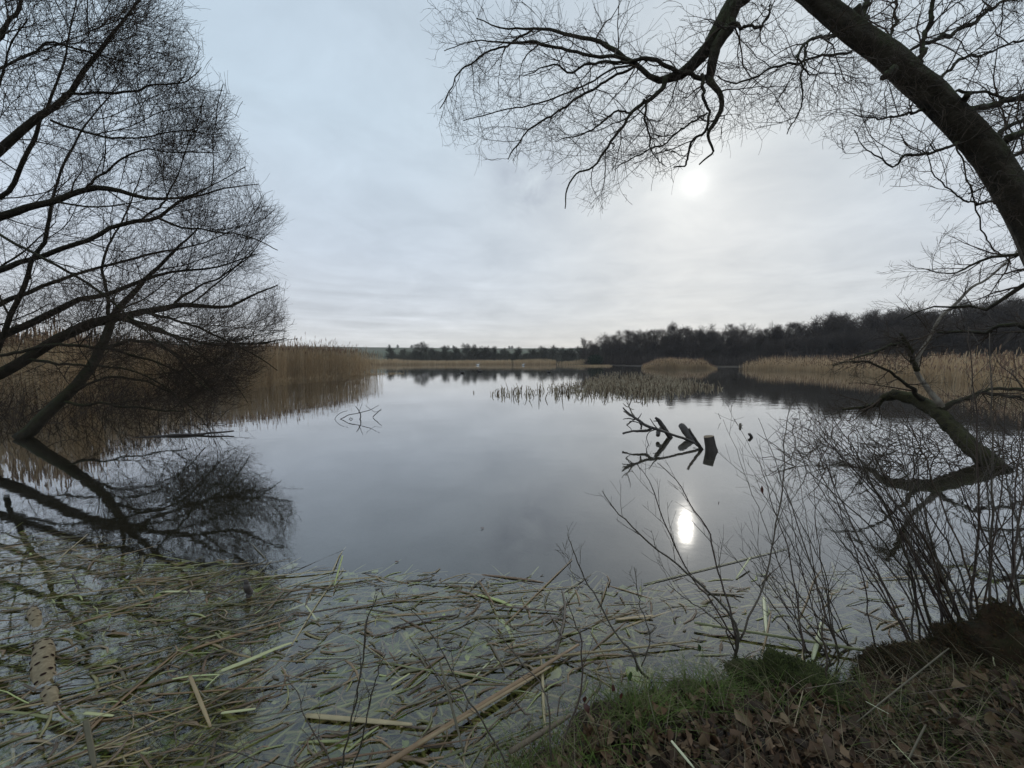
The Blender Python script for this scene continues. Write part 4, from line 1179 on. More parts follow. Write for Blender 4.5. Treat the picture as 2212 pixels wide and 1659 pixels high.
wood_thing('broken_snag', 'dark jagged broken branch stub standing behind the fallen branch', 'snag', [
    ('snag_wood', zt((775, 610, 7.4, 5), (740, 560, 7.4, 5.2), (690, 490, 7.4, 5.4), (640, 410, 7.4, 5.2), (605, 365, 7.4, 4), (570, 338, 7.4, 2.4)), 'wood'),
    ('side_snag', zt((650, 480, 7.4, 4), (612, 520, 7.3, 5), (606, 570, 7.2, 4.6)), 'wood'),
    ('twig', zt((610, 390, 7.4, 1.6), (580, 382, 7.4, 1.2), (545, 382, 7.4, .8)), 'wood')], None, P(*Z2(775, 610), 7.4), 8, .06)
wood_thing('pale_stub', 'small pale upright wooden stub alone in the water right of the stump', 'snag', [
    ('stub_wood', zt((1690, 470, 8.6, 2.6), (1690, 440, 8.6, 3), (1690, 408, 8.6, 2)), 'pale'), ('twig', zt((1692, 440, 8.6, 1), (1720, 436, 8.6, .8)), 'pale')], None, P(*Z2(1690, 460), 8.6), 8, .05)
wood_thing('dark_stub', 'small dark bent wooden stub in the water beside the pale stub', 'snag', [
    ('stub_wood', zt((1842, 605, 7.4, 3.4), (1830, 580, 7.4, 3.4), (1805, 545, 7.4, 3))
     , 'wood')], None, P(*Z2(1840, 600), 7.4), 8, .05)
wood_thing('bent_water_twig', 'thin kinked twig poking up from the water behind the dark stub', 'twig', [('stem', zt((1430, 355, 9.4, .7), (1412, 315, 9.4, .6), (1400, 275, 9.4, .5)), 'wood')], None, P(*Z2(1430, 355), 9.4), 4)


def z5(*pts): return [(518.4 + .15625 * x, 708.5 + .15625 * y, Y, r) for x, y, Y, r in pts]


wood_thing('drowned_twiggy_branch', 'thin dark arching twigs of a drowned branch before the left reed bed', 'branch', [
    ('main_stem', z5((1655, 1268, 9.7, 1.3), (1668, 1220, 9.7, 1.2), (1650, 1160, 9.7, 1.1), (1600, 1080, 9.7, .7)), 'wood'),
    ('fork', z5((1368, 1272, 9.7, .9), (1490, 1212, 9.7, .9), (1610, 1184, 9.7, .8), (1720, 1155, 9.7, .7), (1810, 1130, 9.7, .6), (1920, 1068, 9.7, .4)), 'wood'),
    ('twig', z5((1300, 1270, 9.7, .7), (1340, 1215, 9.7, .6), (1400, 1170, 9.7, .5), (1490, 1140, 9.7, .4)), 'wood'),
    ('twig', z5((1640, 1170, 9.7, .6), (1670, 1100, 9.7, .5), (1690, 1040, 9.7, .4)), 'wood'),
    ('twig', z5((1810, 1130, 9.7, .5), (1760, 1090, 9.7, .4), (1740, 1070, 9.7, .4)), 'wood'),
    ('fork', z5((1838, 1230, 10, 1), (1890, 1180, 10, .9), (1955, 1120, 10, .6)), 'wood'),
    ('twig', z5((1500, 1275, 9.7, .8), (1530, 1245, 9.7, .8), (1560, 1262, 9.7, .5)), 'wood'),
    ('twig', z5((1820, 1135, 9.7, .5), (1870, 1160, 9.7, .4), (1960, 1140, 9.7, .3)), 'wood')], None, P(770, 906, 9.7), 4, .2)
wood_thing('floating_branch', 'straight dark branch lying flat on the water in front of the leaning willow', 'branch', [
    ('stem', [(250, 952, *([7.25]), 3), (330, 943, 7.45, 3), (420, 937, 7.6, 2.6), (505, 931, 7.75, 1.6)], 'wood')], None, Wp(380, 940), 7, .2)
wood_thing('bent_stick', 'thin bent stick standing far out in the lake below the swans', 'stick', [
    ('stem', [(1005.5, 806, 45, .55), (1006, 803, 45, .5), (1004.5, 801, 45, .45)], 'wood')], None, Wp(1005, 806), 5, .05)


# swans and ducks: one skinned body each
def bird(name, label, cat, loc, rot, nodes, edges, mat_, group=None, beak=None, sc=1.0):
    root = thing(name, label, cat, group, loc)
    root.rotation_euler = (0, 0, rot)
    root.scale = (sc, sc, sc)
    me = bpy.data.meshes.new('body')
    me.from_pydata([n_[:3] for n_ in nodes], edges, [])
    me.materials.append(mat_)
    ob = link('body', me, root)
    md = ob.modifiers.new('skin', 'SKIN')
    me.skin_vertices.new() if not me.skin_vertices else None
    for i_, n_ in enumerate(nodes):
        me.skin_vertices[0].data[i_].radius = n_[3:5] if len(n_) > 4 else (n_[3], n_[3])
    me.skin_vertices[0].data[0].use_root = True
    ob.modifiers.new('sub', 'SUBSURF').render_levels = 2
    if beak is not None:
        vv, ff, rn = tubes(np.array([beak[:2]], float), np.array([beak[2]], float), 6, cap=True)
        link('beak', mesh_np('beak', vv, ff, M['beak'] if cat == 'swan' else M['duck'], rnd=rn), root)
    return root


sw = [(0, 0, .14, .20, .17), (.30, 0, .14, .17, .15), (-.30, 0, .18, .18, .13), (-.58, 0, .30, .05, .04), (.42, 0, .24, .09, .09), (.44, 0, .42, .055, .055), (.38, 0, .60, .045, .045), (.42, 0, .74, .05, .05), (.53, 0, .74, .05, .05)]
bird('swan', 'white swan with raised neck far out near the far shore', 'swan', (*Wp(1032, 789)[:2], 0), .6, sw, [(0, 1), (0, 2), (2, 3), (1, 4), (4, 5), (5, 6), (6, 7), (7, 8)], M['swan'], 'swans on the lake', [(.56, 0, .74), (.68, 0, .70), (.028, .012)])
sw2 = [(0, 0, .12, .22, .18), (.30, 0, .06, .18, .14), (-.26, 0, .26, .17, .16), (-.40, 0, .46, .10, .09), (-.42, 0, .58, .04, .04)]
bird('swan', 'white swan tipped forward with its head under, right of the first swan', 'swan', (*Wp(1130, 789)[:2], 0), 2.6, sw2, [(0, 1), (0, 2), (2, 3), (3, 4)], M['swan'], 'swans on the lake')
dk = [(0, 0, .04, .11, .08), (.14, 0, .04, .08, .07), (-.17, 0, .07, .06, .04), (-.24, 0, .11, .02, .02), (.20, 0, .13, .035, .035), (.23, 0, .19, .045, .04)]
for u, v_, lab in ((999, 806, 'tiny dark duck left of the bent stick in mid lake'), (1037, 803.5, 'dark duck on the open water below the left swan'), (1186, 805, 'dark duck on the open water beyond the cattails'), (855, 787, 'dark duck, leftmost of three by the far shore'), (864, 787, 'dark duck, middle one of three by the far shore'), (892, 787, 'dark duck, rightmost of three by the far shore')):
    bird('duck', lab, 'duck', (*Wp(u, v_)[:2], 0), rng.uniform(0, 6), dk, [(0, 1), (0, 2), (2, 3), (1, 4), (4, 5)], M['duck'], 'ducks on the lake', [(.26, 0, .19), (.33, 0, .18), (.02, .01)], 1.6)

# ------------------------------------------------------------------ shallows: leaves floating and drowned
def ribbon_me(name, pts, w, th, mat_, wear=0.0):
    """closed flat blade from centre line pts (K,3)"""
    K_ = len(pts)
    prof = np.minimum(1, np.minimum(np.arange(K_) * .3 + .82, (K_ - 1 - np.arange(K_)) * .12 + .6))
    vv, ff, rn = tubes(pts[None], (w / 2 * prof)[None], 6, cap=True, flat=th / w, up=np.array([0, 0, 1.0]))
    return mesh_np(name, vv, ff, mat_, rnd=rn)


def leaf_path(L, K_, bend, kink, rs_):
    ang = np.cumsum(rs_.normal(0, bend, K_ - 1))
    if kink:
        ang[rs_.integers(2, K_ - 2):] += rs_.uniform(.5, 2.2) * rs_.choice([-1, 1])
    st_ = np.stack([np.cos(ang), np.sin(ang), np.zeros(K_ - 1)], -1) * L / (K_ - 1)
    p_ = np.vstack([[0, 0, 0], np.cumsum(st_, 0)])
    return p_ - p_.mean(0)


# where the mat lies, in the photograph's terms
def mat_density(u, v_):
    top = np.interp(u, [0, 300, 560, 700, 900, 1100, 1250, 1500, 1800, 2212], [1120, 1190, 1210, 1220, 1228, 1238, 1240, 1235, 1215, 1190])
    dn = np.clip((v_ - top) / 60, 0, 1)
    dn = dn * np.interp(u, [0, 1150, 1350, 1700, 2000, 2212], [1, 1, .6, .38, .28, .2])
    return dn


def mat_points(n, rs_):
    out = []
    while len(out) < n:
        x_, y_ = rs_.uniform(-4.5, 5.5), rs_.uniform(.6, 4.2)
        u_, v_ = proj(np.array([x_, y_, 0.0]))
        if u_ < -150 or u_ > 2400 or v_ > 1850: continue
        if rs_.random() < mat_density(u_, v_) * min(1.0, .5 + 1.2 / y_): out.append((x_, y_))
    a = np.array(out)
    return a


rs_ = np.random.default_rng(42)
cand = mat_points(460, rs_)
sd_ = sdist(cand[:, 0], cand[:, 1])
cand = cand[sd_ < -.02][:255]
protos = []
for k_ in range(44):
    L = rs_.uniform(.16, .75) if k_ % 3 else rs_.uniform(.5, 1.0)
    w = float(np.clip(rs_.lognormal(math.log(.0085), .5), .004, .024))
    pth = leaf_path(L, 10, float(rs_.choice([.015, .03, .06])), k_ % 6 == 0, rs_)
    pth[:, 2] = .004 * np.sin(np.linspace(0, 3.1 * rs_.integers(1, 3), 10)) * rs_.uniform(.3, 1.4) + np.abs(np.linspace(-1, 1, 10)) ** 3 * rs_.uniform(-.03, .014)
    pale_ = k_ % 15 == 3
    if pale_:
        pth *= .45
    protos.append((ribbon_me('reed_leaf', pth, w, .0035, M['leafpale'] if pale_ else M['leafA']), L, pale_, k_ % 6 == 0))
for (x_, y_) in cand:
    me, L, pale_, kink = protos[rs_.integers(len(protos))]
    lab = ('short pale yellow-green piece of reed leaf on the floating mat' if pale_ else 'folded brown dead reed leaf on the floating mat' if kink else 'long brown dead reed leaf floating on the near shallows' if L > .5 else 'short brown dead reed leaf floating on the near shallows')
    o_ = link('floating_reed_leaf', me, None, None, lab, 'dead leaf', 'dead reed leaves floating in the near shallows', (x_, y_, .000 + rs_.uniform(-.004, .011)))
    a = rs_.normal(.30, .38) if rs_.random() < .72 else rs_.uniform(0, 3.14)
    o_.rotation_euler = (rs_.normal(0, .10), rs_.normal(0, .02), a)


def placed_leaf(a, c_, w, label, mat_='leafA', z0=.012, z1=.012, name='floating_reed_leaf', mid=None, th=.004):
    p0, p1 = Wp(*a, z0), Wp(*c_, z1)
    ctl = [p0, p1] if mid is None else [p0, Wp(*mid[:2], mid[2]), p1]
    pts_ = catmull(np.array(ctl), 12)
    cen_ = pts_.mean(0)
    cen_[2] = 0
    return link(name, ribbon_me(name, pts_ - cen_, w, th, M[mat_]), None, None, label, 'dead leaf', None, tuple(cen_))


placed_leaf((770, 1690), (1250, 1392), .026, 'widest long brown reed stalk running diagonally from bottom centre up to the right', z0=.03, z1=.02, th=.012)
placed_leaf((900, 1610), (1190, 1440), .018, 'long brown reed stalk lying parallel just above the widest diagonal one', z0=.03, z1=.02, th=.009)
placed_leaf((840, 1300), (1260, 1265), .012, 'very long thin reed stem drifting at the outer edge of the mat', z0=.006, z1=.006)
placed_leaf((1090, 1350), (1236, 1208), .010, 'pale thin reed tip pointing out into open water from the mat', z0=.006, z1=.006)
placed_leaf((1035, 1255), (1068, 1308), .013, 'brown reed piece bent down at the outer mat edge, upper half of a kinked leaf', z0=.02, z1=.012)
placed_leaf((1068, 1308), (1215, 1322), .016, 'straight brown reed piece joined to the kinked leaf at the mat edge', z0=.014, z1=.008)
placed_leaf((740, 1200), (722, 1265), .012, 'pale reed blade standing slightly up at the top of the mat', 'leafpale', z0=.08, z1=.005)
placed_leaf((478, 1540), (552, 1531), .014, 'bright pale straight reed fragment in the lower left water', 'leafpale')
placed_leaf((182, 1540), (245, 1546), .015, 'bright pale reed fragment in the lower left corner', 'leafpale')
placed_leaf((845, 1480), (885, 1455), .012, 'bright pale reed fragment left of the upright bare twig base', 'leafpale')
placed_leaf((410, 1460), (455, 1570), .015, 'thick dead brown stalk pointing towards the camera at lower left', z0=.02, z1=.012, th=.006)
placed_leaf((185, 1555), (205, 1660), .018, 'broad tan leaf blade standing up at the bottom left', z0=.12, z1=.01, th=.003)
placed_leaf((580, 1370), (405, 1350), .013, 'pale straight horizontal reed leaf in the middle of the left mat', z0=.01, z1=.01)
placed_leaf((660, 1545), (890, 1565), .024, 'flat broad brown reed leaf in the lower middle of the mat', z0=.01, z1=.01)
placed_leaf((950, 1430), (1002, 1625), .011, 'slim brown reed standing at a slant beside the bottom bare twigs', z0=.16, z1=.02)
placed_leaf((1500, 1345), (1990, 1425), .020, 'long straight brown stem lying on the water behind the sapling', z0=.03, z1=.03, th=.012)
placed_leaf((1130, 1425), (1500, 1385), .016, 'long tan stem lying at the water edge left of the sapling', z0=.02, z1=.02, th=.008)
placed_leaf((1100, 1625), (1232, 1545), .024, 'brown stalk lying across the grass at the bank corner', z0=.10, z1=.09, th=.012)
placed_leaf((1620, 1205), (1590, 1250), .013, 'pale reed blade lying upright in the water behind the sapling', 'leafpale', z0=.05, z1=.005)
placed_leaf((1650, 1290), (1656, 1370), .020, 'whitish broad blade floating behind the sapling', 'leafpale', z0=.01, z1=.005)
placed_leaf((1776, 1345), (1755, 1425), .022, 'pale curved blade at the foot of the right shrub', 'leafpale', z0=.06, z1=.01)
placed_leaf((2060, 1240), (1880, 1250), .014, 'thin dark stem floating beyond the right shrub', z0=.01, z1=.01)
placed_leaf((1390, 1262), (1700, 1185), .012, 'thin pale stem drifting beyond the sapling on the right', z0=.006, z1=.006)

# loose small leaves, mass
n = 2100
pp = mat_points(n, rs_)
pp = pp[sdist(pp[:, 0], pp[:, 1]) < 0]
n = len(pp)
a = np.where(rs_.random(n) < .7, rs_.normal(.3, .42, n), rs_.uniform(0, 3.14, n))
L = rs_.uniform(.03, .30, n) * rs_.uniform(.4, 1.0, n)
tt = np.linspace(-.5, .5, 4)
bend = rs_.normal(0, .14, n)
pts = np.empty((n, 4, 3))
pts[:, :, 0] = pp[:, :1] + np.cos(a)[:, None] * L[:, None] * tt - np.sin(a)[:, None] * bend[:, None] * (tt ** 2) * L[:, None] * 4
pts[:, :, 1] = pp[:, 1:] + np.sin(a)[:, None] * L[:, None] * tt + np.cos(a)[:, None] * bend[:, None] * (tt ** 2) * L[:, None] * 4
pts[:, :, 2] = rs_.uniform(-.005, .007, n)[:, None] + tt * rs_.normal(0, .012, n)[:, None]
vv, ff, rn = tubes(pts, rs_.uniform(.002, .0075, n)[:, None] * np.array([.7, 1, 1, .5]), 4, flat=.2, up=np.array([0, 0, 1.0]))
link('reed_litter', mesh_np('reed_litter', vv, ff, M['leafS'], rnd=rn), None, 'stuff', 'small broken bits of dead reed scattered over the floating mat')
# drowned layers
n = 4600
pp = mat_points(n, rs_)
a = np.where(rs_.random(n) < .6, rs_.normal(.3, .5, n), rs_.uniform(0, 3.14, n))
L = rs_.uniform(.06, .6, n)
pts = np.empty((n, 4, 3))
pts[:, :, 0] = pp[:, :1] + np.cos(a)[:, None] * L[:, None] * tt
pts[:, :, 1] = pp[:, 1:] + np.sin(a)[:, None] * L[:, None] * tt
pts[:, :, 2] = -rs_.uniform(.004, .08, n)[:, None] + tt * rs_.normal(0, .03, n)[:, None]
pts[:, :, 2] = np.minimum(pts[:, :, 2], -.006)
vv, ff, rn = tubes(pts, rs_.uniform(.003, .010, n)[:, None] * np.array([.7, 1, 1, .5]), 4, flat=.2, up=np.array([0, 0, 1.0]))
link('drowned_reeds', mesh_np('drowned_reeds', vv, ff, M['underleaf'], rnd=rn), None, 'stuff', 'drowned reed leaves lying under the surface of the near shallows')


def leaf_scatter(name, c_, yaw, size, mat_, rs_, tilt=.3, curl=.25, lobes=True, label=None, aspect=.58):
    """many leaves: two rows of cells either side of a midrib, folded, curled and wavy-edged"""
    n, J = len(c_), 7
    x_ = np.linspace(-1, 1, J)
    w_ = np.array([.10, .55, .92, 1.0, .86, .50, .04]) * aspect
    ww = w_[None] * (1 + (rs_.normal(0, .17 if lobes else .04, (n, J))))
    wl = w_[None] * (1 + (rs_.normal(0, .17 if lobes else .04, (n, J))))
    fold = rs_.normal(curl * .8, curl, (n, 1))
    cr = rs_.normal(0, curl, (n, 1))
    twist = rs_.normal(0, curl * .8, (n, 1))
    bendy = rs_.normal(0, .16, (n, 1)) * x_[None] ** 2
    X_ = np.stack([np.broadcast_to(x_, (n, J))] * 3, 1)
    X_ = X_ + (rs_.normal(0, .07, (n, 3, J)) if lobes else 0)
    Y_ = np.stack([ww + bendy, bendy, -wl + bendy], 1)
    zr = x_[None] ** 2 * cr * .9
    wob = rs_.normal(0, .07, (n, 3, J)) * (1 if lobes else .2)
    Z_ = np.stack([zr + ww * fold + x_ * ww * twist, zr, zr + wl * fold - x_ * wl * twist], 1) + wob
    X_, Y_, Z_ = [a_.reshape(n, -1) * size[:, None] for a_ in (X_, Y_, Z_)]
    t1_, t2_ = rs_.normal(0, tilt, n)[:, None], rs_.normal(0, tilt, n)[:, None]
    Z_ = Z_ + X_ * t1_ + Y_ * t2_
    cy, sy = np.cos(yaw)[:, None], np.sin(yaw)[:, None]
    V = np.stack([c_[:, :1] + X_ * cy - Y_ * sy, c_[:, 1:2] + X_ * sy + Y_ * cy, c_[:, 2:3] + Z_], -1).reshape(-1, 3)
    f0 = np.array([[r_ * J + k_, (r_ + 1) * J + k_, (r_ + 1) * J + k_ + 1, r_ * J + k_ + 1] for r_ in range(2) for k_ in range(J - 1)])
    F_ = (f0[None] + (np.arange(n) * 3 * J)[:, None, None]).reshape(-1, 4)
    return mesh_np(name, V, F_, mat_, True, np.repeat(rs_.random(n), 3 * J))


n = 5600
pp = mat_points(n, rs_)
gl_ = vnoise(pp[:, 0], pp[:, 1], 2.2, 9)
pp = pp[((gl_ > .28) | (pp[:, 0] < -.9)) & (rs_.random(len(pp)) < np.interp(pp[:, 0], [-1, .3, .9], [1, .7, .12]))]
n = len(pp)
c3_ = np.column_stack([pp, -rs_.uniform(.010, .07, n)])
sz = rs_.lognormal(math.log(.024), .5, n).clip(.008, .075)
link('drowned_weed', leaf_scatter('drowned_weed', c3_, rs_.normal(.3, .8, n), sz, M['weed'], rs_, .08, .12, True, aspect=.62), None, 'stuff', 'soft green pondweed and rotting leaves under the near water surface')

# rhizome
rz = thing('lily_rhizome', 'knobbly pale water lily rhizome with dark scars half sunk at far left', 'rhizome', None, (*Wp(92, 1420)[:2], 0))
ctl = np.array([[*(Wp(66, 1300)[:2]), -.05], [*(Wp(74, 1330)[:2]), .006], [*(Wp(84, 1368)[:2]), -.035], [*(Wp(95, 1405)[:2]), .012], [*(Wp(92, 1445)[:2]), .010], [*(Wp(98, 1478)[:2]), -.035], [*(Wp(110, 1505)[:2]), .000], [*(Wp(120, 1550)[:2]), -.07]])
rp = catmull(ctl, 60) - np.array(rz.location)
rr_ = np.interp(np.arange(60), [0, 10, 22, 32, 42, 50, 59], [.02, .026, .020, .038, .038, .026, .02])
vv, ff, rn = tubes(rp[None], rr_[None], 18, cap=True)
V3 = vv.reshape(60, 18, 3)
bmp = 1 + .10 * np.sin(np.arange(60)[:, None] * 1.1 + np.arange(18)[None] * 1.05) * np.sin(np.arange(18)[None] * 1.05 - np.arange(60)[:, None] * .8)
V3 = rp[:, None] + (V3 - rp[:, None]) * bmp[..., None]
link('rhizome_body', mesh_np('rhizome_body', V3.reshape(-1, 3), ff, M['rhiz'], rnd=rn), rz)
th_ = np.arange(10) / 10 * 2 * np.pi
dv = np.vstack([np.stack([np.cos(th_), np.sin(th_) * .62, -.25 + 0 * th_], -1), [[0, 0, .12]]])
disc = mesh_np('leaf_scar', dv, np.array([[i_, (i_ + 1) % 10, 10] for i_ in range(10)]), M['scar'], False)
Tt = norm(np.gradient(rp, axis=0))
for k_ in range(100):
    i_ = int(3 + k_ * .9)
    if i_ > 57: break
    nrm = norm((V3[i_, (k_ * 7 + 2) % 18] - rp[i_])[None])[0]
    if nrm[2] < -.1: nrm = -nrm
    pos = rp[i_] + nrm * rr_[i_] * 1.11
    o_ = link('leaf_scar', disc, rz)
    zq = Vector(nrm)
    xq = Vector(np.cross(Tt[i_], nrm)).normalized()
    yq = zq.cross(xq)
    from mathutils import Matrix
    mt = Matrix((xq, yq, zq)).transposed().to_4x4()
    s_ = rr_[i_] * .29
    o_.matrix_local = Matrix.Translation(Vector(pos)) @ mt @ Matrix.Diagonal((s_, s_, s_, 1))
# dark stub poking through
wood_thing('rotten_stub', 'small dark rotten stub poking up through the left of the mat', 'snag', [('stub_wood', [(540, 1290, float(Wp(540, 1290)[1]), 8), (534, 1270, float(Wp(540, 1290)[1]), 9), (530, 1256, float(Wp(540, 1290)[1]), 5)], 'wood')], None, Wp(540, 1290), 8, .15)
for u, v_, lab in ((857, 1213, 'tiny dark red leaf floating on open water above the mat'), (1042, 1141, 'tiny dark speck of leaf on the open water in mid picture')):
    c_ = Wp(u, v_, .006)
    link('drifting_leaf', leaf_scatter('drifting_leaf', np.zeros((1, 3)), np.array([.4]), np.array([.016]), M['redleaf'], rs_), None, None, lab, 'leaf', None, tuple(c_))

# ------------------------------------------------------------------ the near bank
def bank_points(n, rs_, lo=0.0, hi=9, xr=(-.6, 4.6), yr=(.2, 2.9)):
    x_ = rs_.uniform(*xr, n * 4)
    y_ = rs_.uniform(*yr, n * 4)
    z_, s_ = gz(x_, y_)
    u_, v_ = proj(np.stack([x_, y_, z_], -1))
    k_ = (s_ > lo) & (s_ < hi) & (z_ > -.03) & (u_ < 2380) & (v_ < 1800)
    x_, y_, z_ = x_[k_][:n], y_[k_][:n], z_[k_][:n]
    return np.stack([x_, y_, z_], -1)


# leaf litter
bp = bank_points(9000, rs_, .08)
n = len(bp)
bp[:, 2] += rs_.uniform(.0, .03, n)
link('leaf_litter', leaf_scatter('leaf_litter', bp, rs_.uniform(0, 6.28, n), rs_.uniform(.009, .024, n), M['litter'], rs_, .6, .55), None, 'stuff', 'dense layer of small brown fallen leaves on the near bank')
lp = [leaf_scatter('fallen_leaf', np.zeros((1, 3)), np.array([0.0]), np.array([1.0]), M['litterO'], rs_, .3, .55) for _ in range(12)]
bp = bank_points(620, rs_, .16, 9, (.1, 2.9), (.5, 2.2))[:285]
for p_ in bp:
    o_ = link('fallen_leaf', lp[rs_.integers(12)], None, None, 'curled brown fallen leaf on the leaf-strewn near bank', 'leaf', 'brown fallen leaves on the near bank', (p_[0], p_[1], p_[2] + rs_.uniform(.02, .05)))
    s_ = rs_.uniform(.018, .030)
    o_.scale = (s_, s_, s_)
    o_.rotation_euler = (rs_.normal(0, .6), rs_.normal(0, .6), rs_.uniform(0, 6.28))


def blades(name, B, L, w, lean, mat_, rs_, label, K_=5, droop=.25, curve=None):
    n = len(B)
    a = rs_.uniform(0, 6.28, n)
    dd = norm(np.stack([np.cos(a) * lean, np.sin(a) * lean, np.ones(n)], -1) + rs_.normal(0, .12, (n, 3)))
    pts = np.empty((n, K_, 3))
    pts[:, 0] = B
    for k_ in range(1, K_):
        dd = norm(dd + np.stack([np.cos(a) * droop, np.sin(a) * droop, np.full(n, -droop * .6)], -1))
        pts[:, k_] = pts[:, k_ - 1] + dd * (L / (K_ - 1))[:, None]
    R = w[:, None] * np.linspace(1, .15, K_)[None]
    vv, ff, rn = tubes(pts, R, 3, flat=.5)
    return link(name, mesh_np(name, vv, ff, M[mat_] if isinstance(mat_, str) else mat_, rnd=rn), None, 'stuff', label)


def gsel(n, fn, lo, hi, **k):
    p_ = bank_points(n * 3, rs_, lo, hi, **k)
    u_, v_ = proj(p_)
    return p_[rs_.random(len(p_)) < fn(u_, v_, p_)][:n]


# green grass: along the water edge and the bottom centre corner
g1 = gsel(11000, lambda u_, v_, p_: np.clip(.05 + 1.3 * (vnoise(p_[:, 0], p_[:, 1], 5.5, 21) - .38), 0, 1) * np.interp(u_, [1000, 1250, 1700, 1850, 2400], [1, 1, .8, .35, .25]), -.01, .34)
blades('bank_grass', g1, rs_.uniform(.05, .15, len(g1)) * (.5 + 1.5 * vnoise(g1[:, 0], g1[:, 1], 6.0, 51)), rs_.uniform(.0010, .0026, len(g1)), .45, 'grass', rs_, 'fresh green grass along the edge of the near bank')
gt = gsel(6000, lambda u_, v_, p_: np.exp(-((u_ - 1490) / 190) ** 2) * (vnoise(p_[:, 0], p_[:, 1], 7, 61) > .35), .0, .30)
blades('grass_tuft', gt, rs_.uniform(.10, .20, len(gt)), rs_.uniform(.0012, .0028, len(gt)), .4, 'grass', rs_, 'tall fresh green grass tuft at the foot of the sapling')
g2 = gsel(7000, lambda u_, v_, p_: np.interp(u_, [1150, 1350, 1750, 1950], [1, .12, .25, 1]) * np.clip(1.4 * (vnoise(p_[:, 0], p_[:, 1], 3.5, 33) - .35), 0, 1), .2, 3)
blades('thin_grass', g2, rs_.uniform(.04, .15, len(g2)), rs_.uniform(.0009, .0018, len(g2)), .6, 'grass', rs_, 'thin green grass growing through the fallen leaves')
g3 = gsel(2200, lambda u_, v_, p_: np.interp(u_, [1150, 1350, 1750, 1950], [.8, .2, .4, .8]), -.01, 2.5)
blades('dead_grass', g3, rs_.uniform(.08, .34, len(g3)), rs_.uniform(.0008, .0019, len(g3)), .9, 'straw', rs_, 'dry straw-coloured grass stems lying over the near bank', 6, .22)

# long straw stems that stand out
strs = [((1735, 1490), (1715, 1570), 'bent straw stem standing by the green grass, lower half'), ((1735, 1488), (1842, 1470), 'bent straw stem leaning right by the green grass, upper half'), ((1400, 1500), (1415, 1560), 'short pale straw stuck in the grass near the bank corner'), ((1450, 1600), (1500, 1660), 'wide pale split reed lying on the leaves at bottom centre'), ((2000, 1565), (1950, 1665), 'pale knotted stick on the leaves at bottom right'), ((1895, 1530), (1925, 1600), 'thin straight straw among the leaves at lower right'), ((1870, 1515), (1920, 1542), 'short straight straw lying on the grass at right'), ((1925, 1600), (1985, 1662), 'thin straight straw running to the bottom edge at right'), ((1960, 1500), (2110, 1480), 'long pale curved straw on the grass at far right'), ((2050, 1400), (1850, 1560), 'thick tan stick slanting down from the shrub foot')]
for k_, (a, c_, lab) in enumerate(strs):
    w_ = .010 if k_ == 3 else .006 if k_ in (4, 9) else .003
    z0, z1 = (.20, .24) if k_ < 2 else (.22, .20)
    placed_leaf(a, c_, w_, lab, 'leafpale' if k_ in (3, 6, 7) else 'leafA', z0, z1, 'straw_stem' if k_ != 4 else 'knotted_stick', th=w_ * .5)

# moss cushions and stumps
def lump(name, label, cat, c_, r_, mat_, seed, zs=.7):
    rs2 = np.random.default_rng(seed)
    nu, nv = 36, 20
    a = np.arange(nu) / nu * 2 * np.pi
    e = np.linspace(-.25, 1, nv) * np.pi / 2
    A_, E_ = np.meshgrid(a, e)
    dx_, dy_, dz_ = np.cos(A_) * np.cos(E_), np.sin(A_) * np.cos(E_), np.sin(E_)
    nz = 1 + .75 * (vnoise(dx_ * 1.7 + dz_, dy_ * 1.7 - dz_, 1.6, seed) - .5) + .22 * (vnoise(dx_ * 5 + dz_ * 3, dy_ * 5 - dz_ * 2, 1.5, seed + 1) - .5) + rs2.normal(0, .02, dx_.shape)
    V = np.stack([dx_ * nz * r_[0], dy_ * nz * r_[1], dz_ * nz * r_[2]], -1)
    V[-1] = V[-1].mean(0)
    i_ = np.arange(nv - 1)[:, None] * nu
    j_ = np.arange(nu)[None]
    F_ = np.stack([i_ + j_, i_ + (j_ + 1) % nu, i_ + nu + (j_ + 1) % nu, i_ + nu + j_], -1).reshape(-1, 4)
    root = thing(name, label, cat, None, tuple(c_))
    link('mound', mesh_np('mound', V.reshape(-1, 3), F_, M[mat_]), root)
    # fur of moss shoots
    n = 5200
    idx_ = rs2.integers(0, len(V.reshape(-1, 3)), n)
    B = V.reshape(-1, 3)[idx_] + rs2.normal(0, .006, (n, 3))
    nd = norm(B / np.array(r_)) + rs2.normal(0, .4, (n, 3))
    L = rs2.uniform(.006, .022, n)[:, None]
    pts_ = np.stack([B, B + norm(nd) * L * .6, B + norm(nd + [0, 0, -.3]) * L], 1)
    vv, ff, rn = tubes(pts_, np.tile([.0018, .0014, .0004], (n, 1)), 3)
    link('moss_fur', mesh_np('moss_fur', vv, ff, M['grassmoss'] if mat_ == 'mossball' else M['rustfur'], rnd=rn), root, 'stuff')
    return root


M['grassmoss'] = material('moss_shoots', [(.05, .062, .016), (.085, .10, .026), (.035, .042, .014)], 'attr', .9)
M['rustfur'] = material('rusty_moss_shoots', [(.030, .026, .011), (.095, .052, .02), (.045, .048, .016), (.035, .024, .012)], 'attr', .9)
lump('mossy_mound', 'dark green moss cushion on the bank edge right of the sapling', 'moss', Wp(1700, 1492, .05), (.20, .13, .11), 'mossball', 3)
lump('mossy_stump', 'rusty brown moss-covered stump at the lower right edge', 'stump', Wp(2200, 1450, .05), (.17, .16, .27), 'rustmoss', 8)
lump('mossy_root', 'dark mossy root hump between the moss cushion and the stump', 'root', Wp(1960, 1450, .0), (.24, .10, .10), 'rustmoss', 12)
lump('earth_tussock', 'dark ragged tussock at the water edge left of the rusty stump', 'tussock', Wp(2080, 1440, .0), (.14, .12, .14), 'rustmoss', 15)

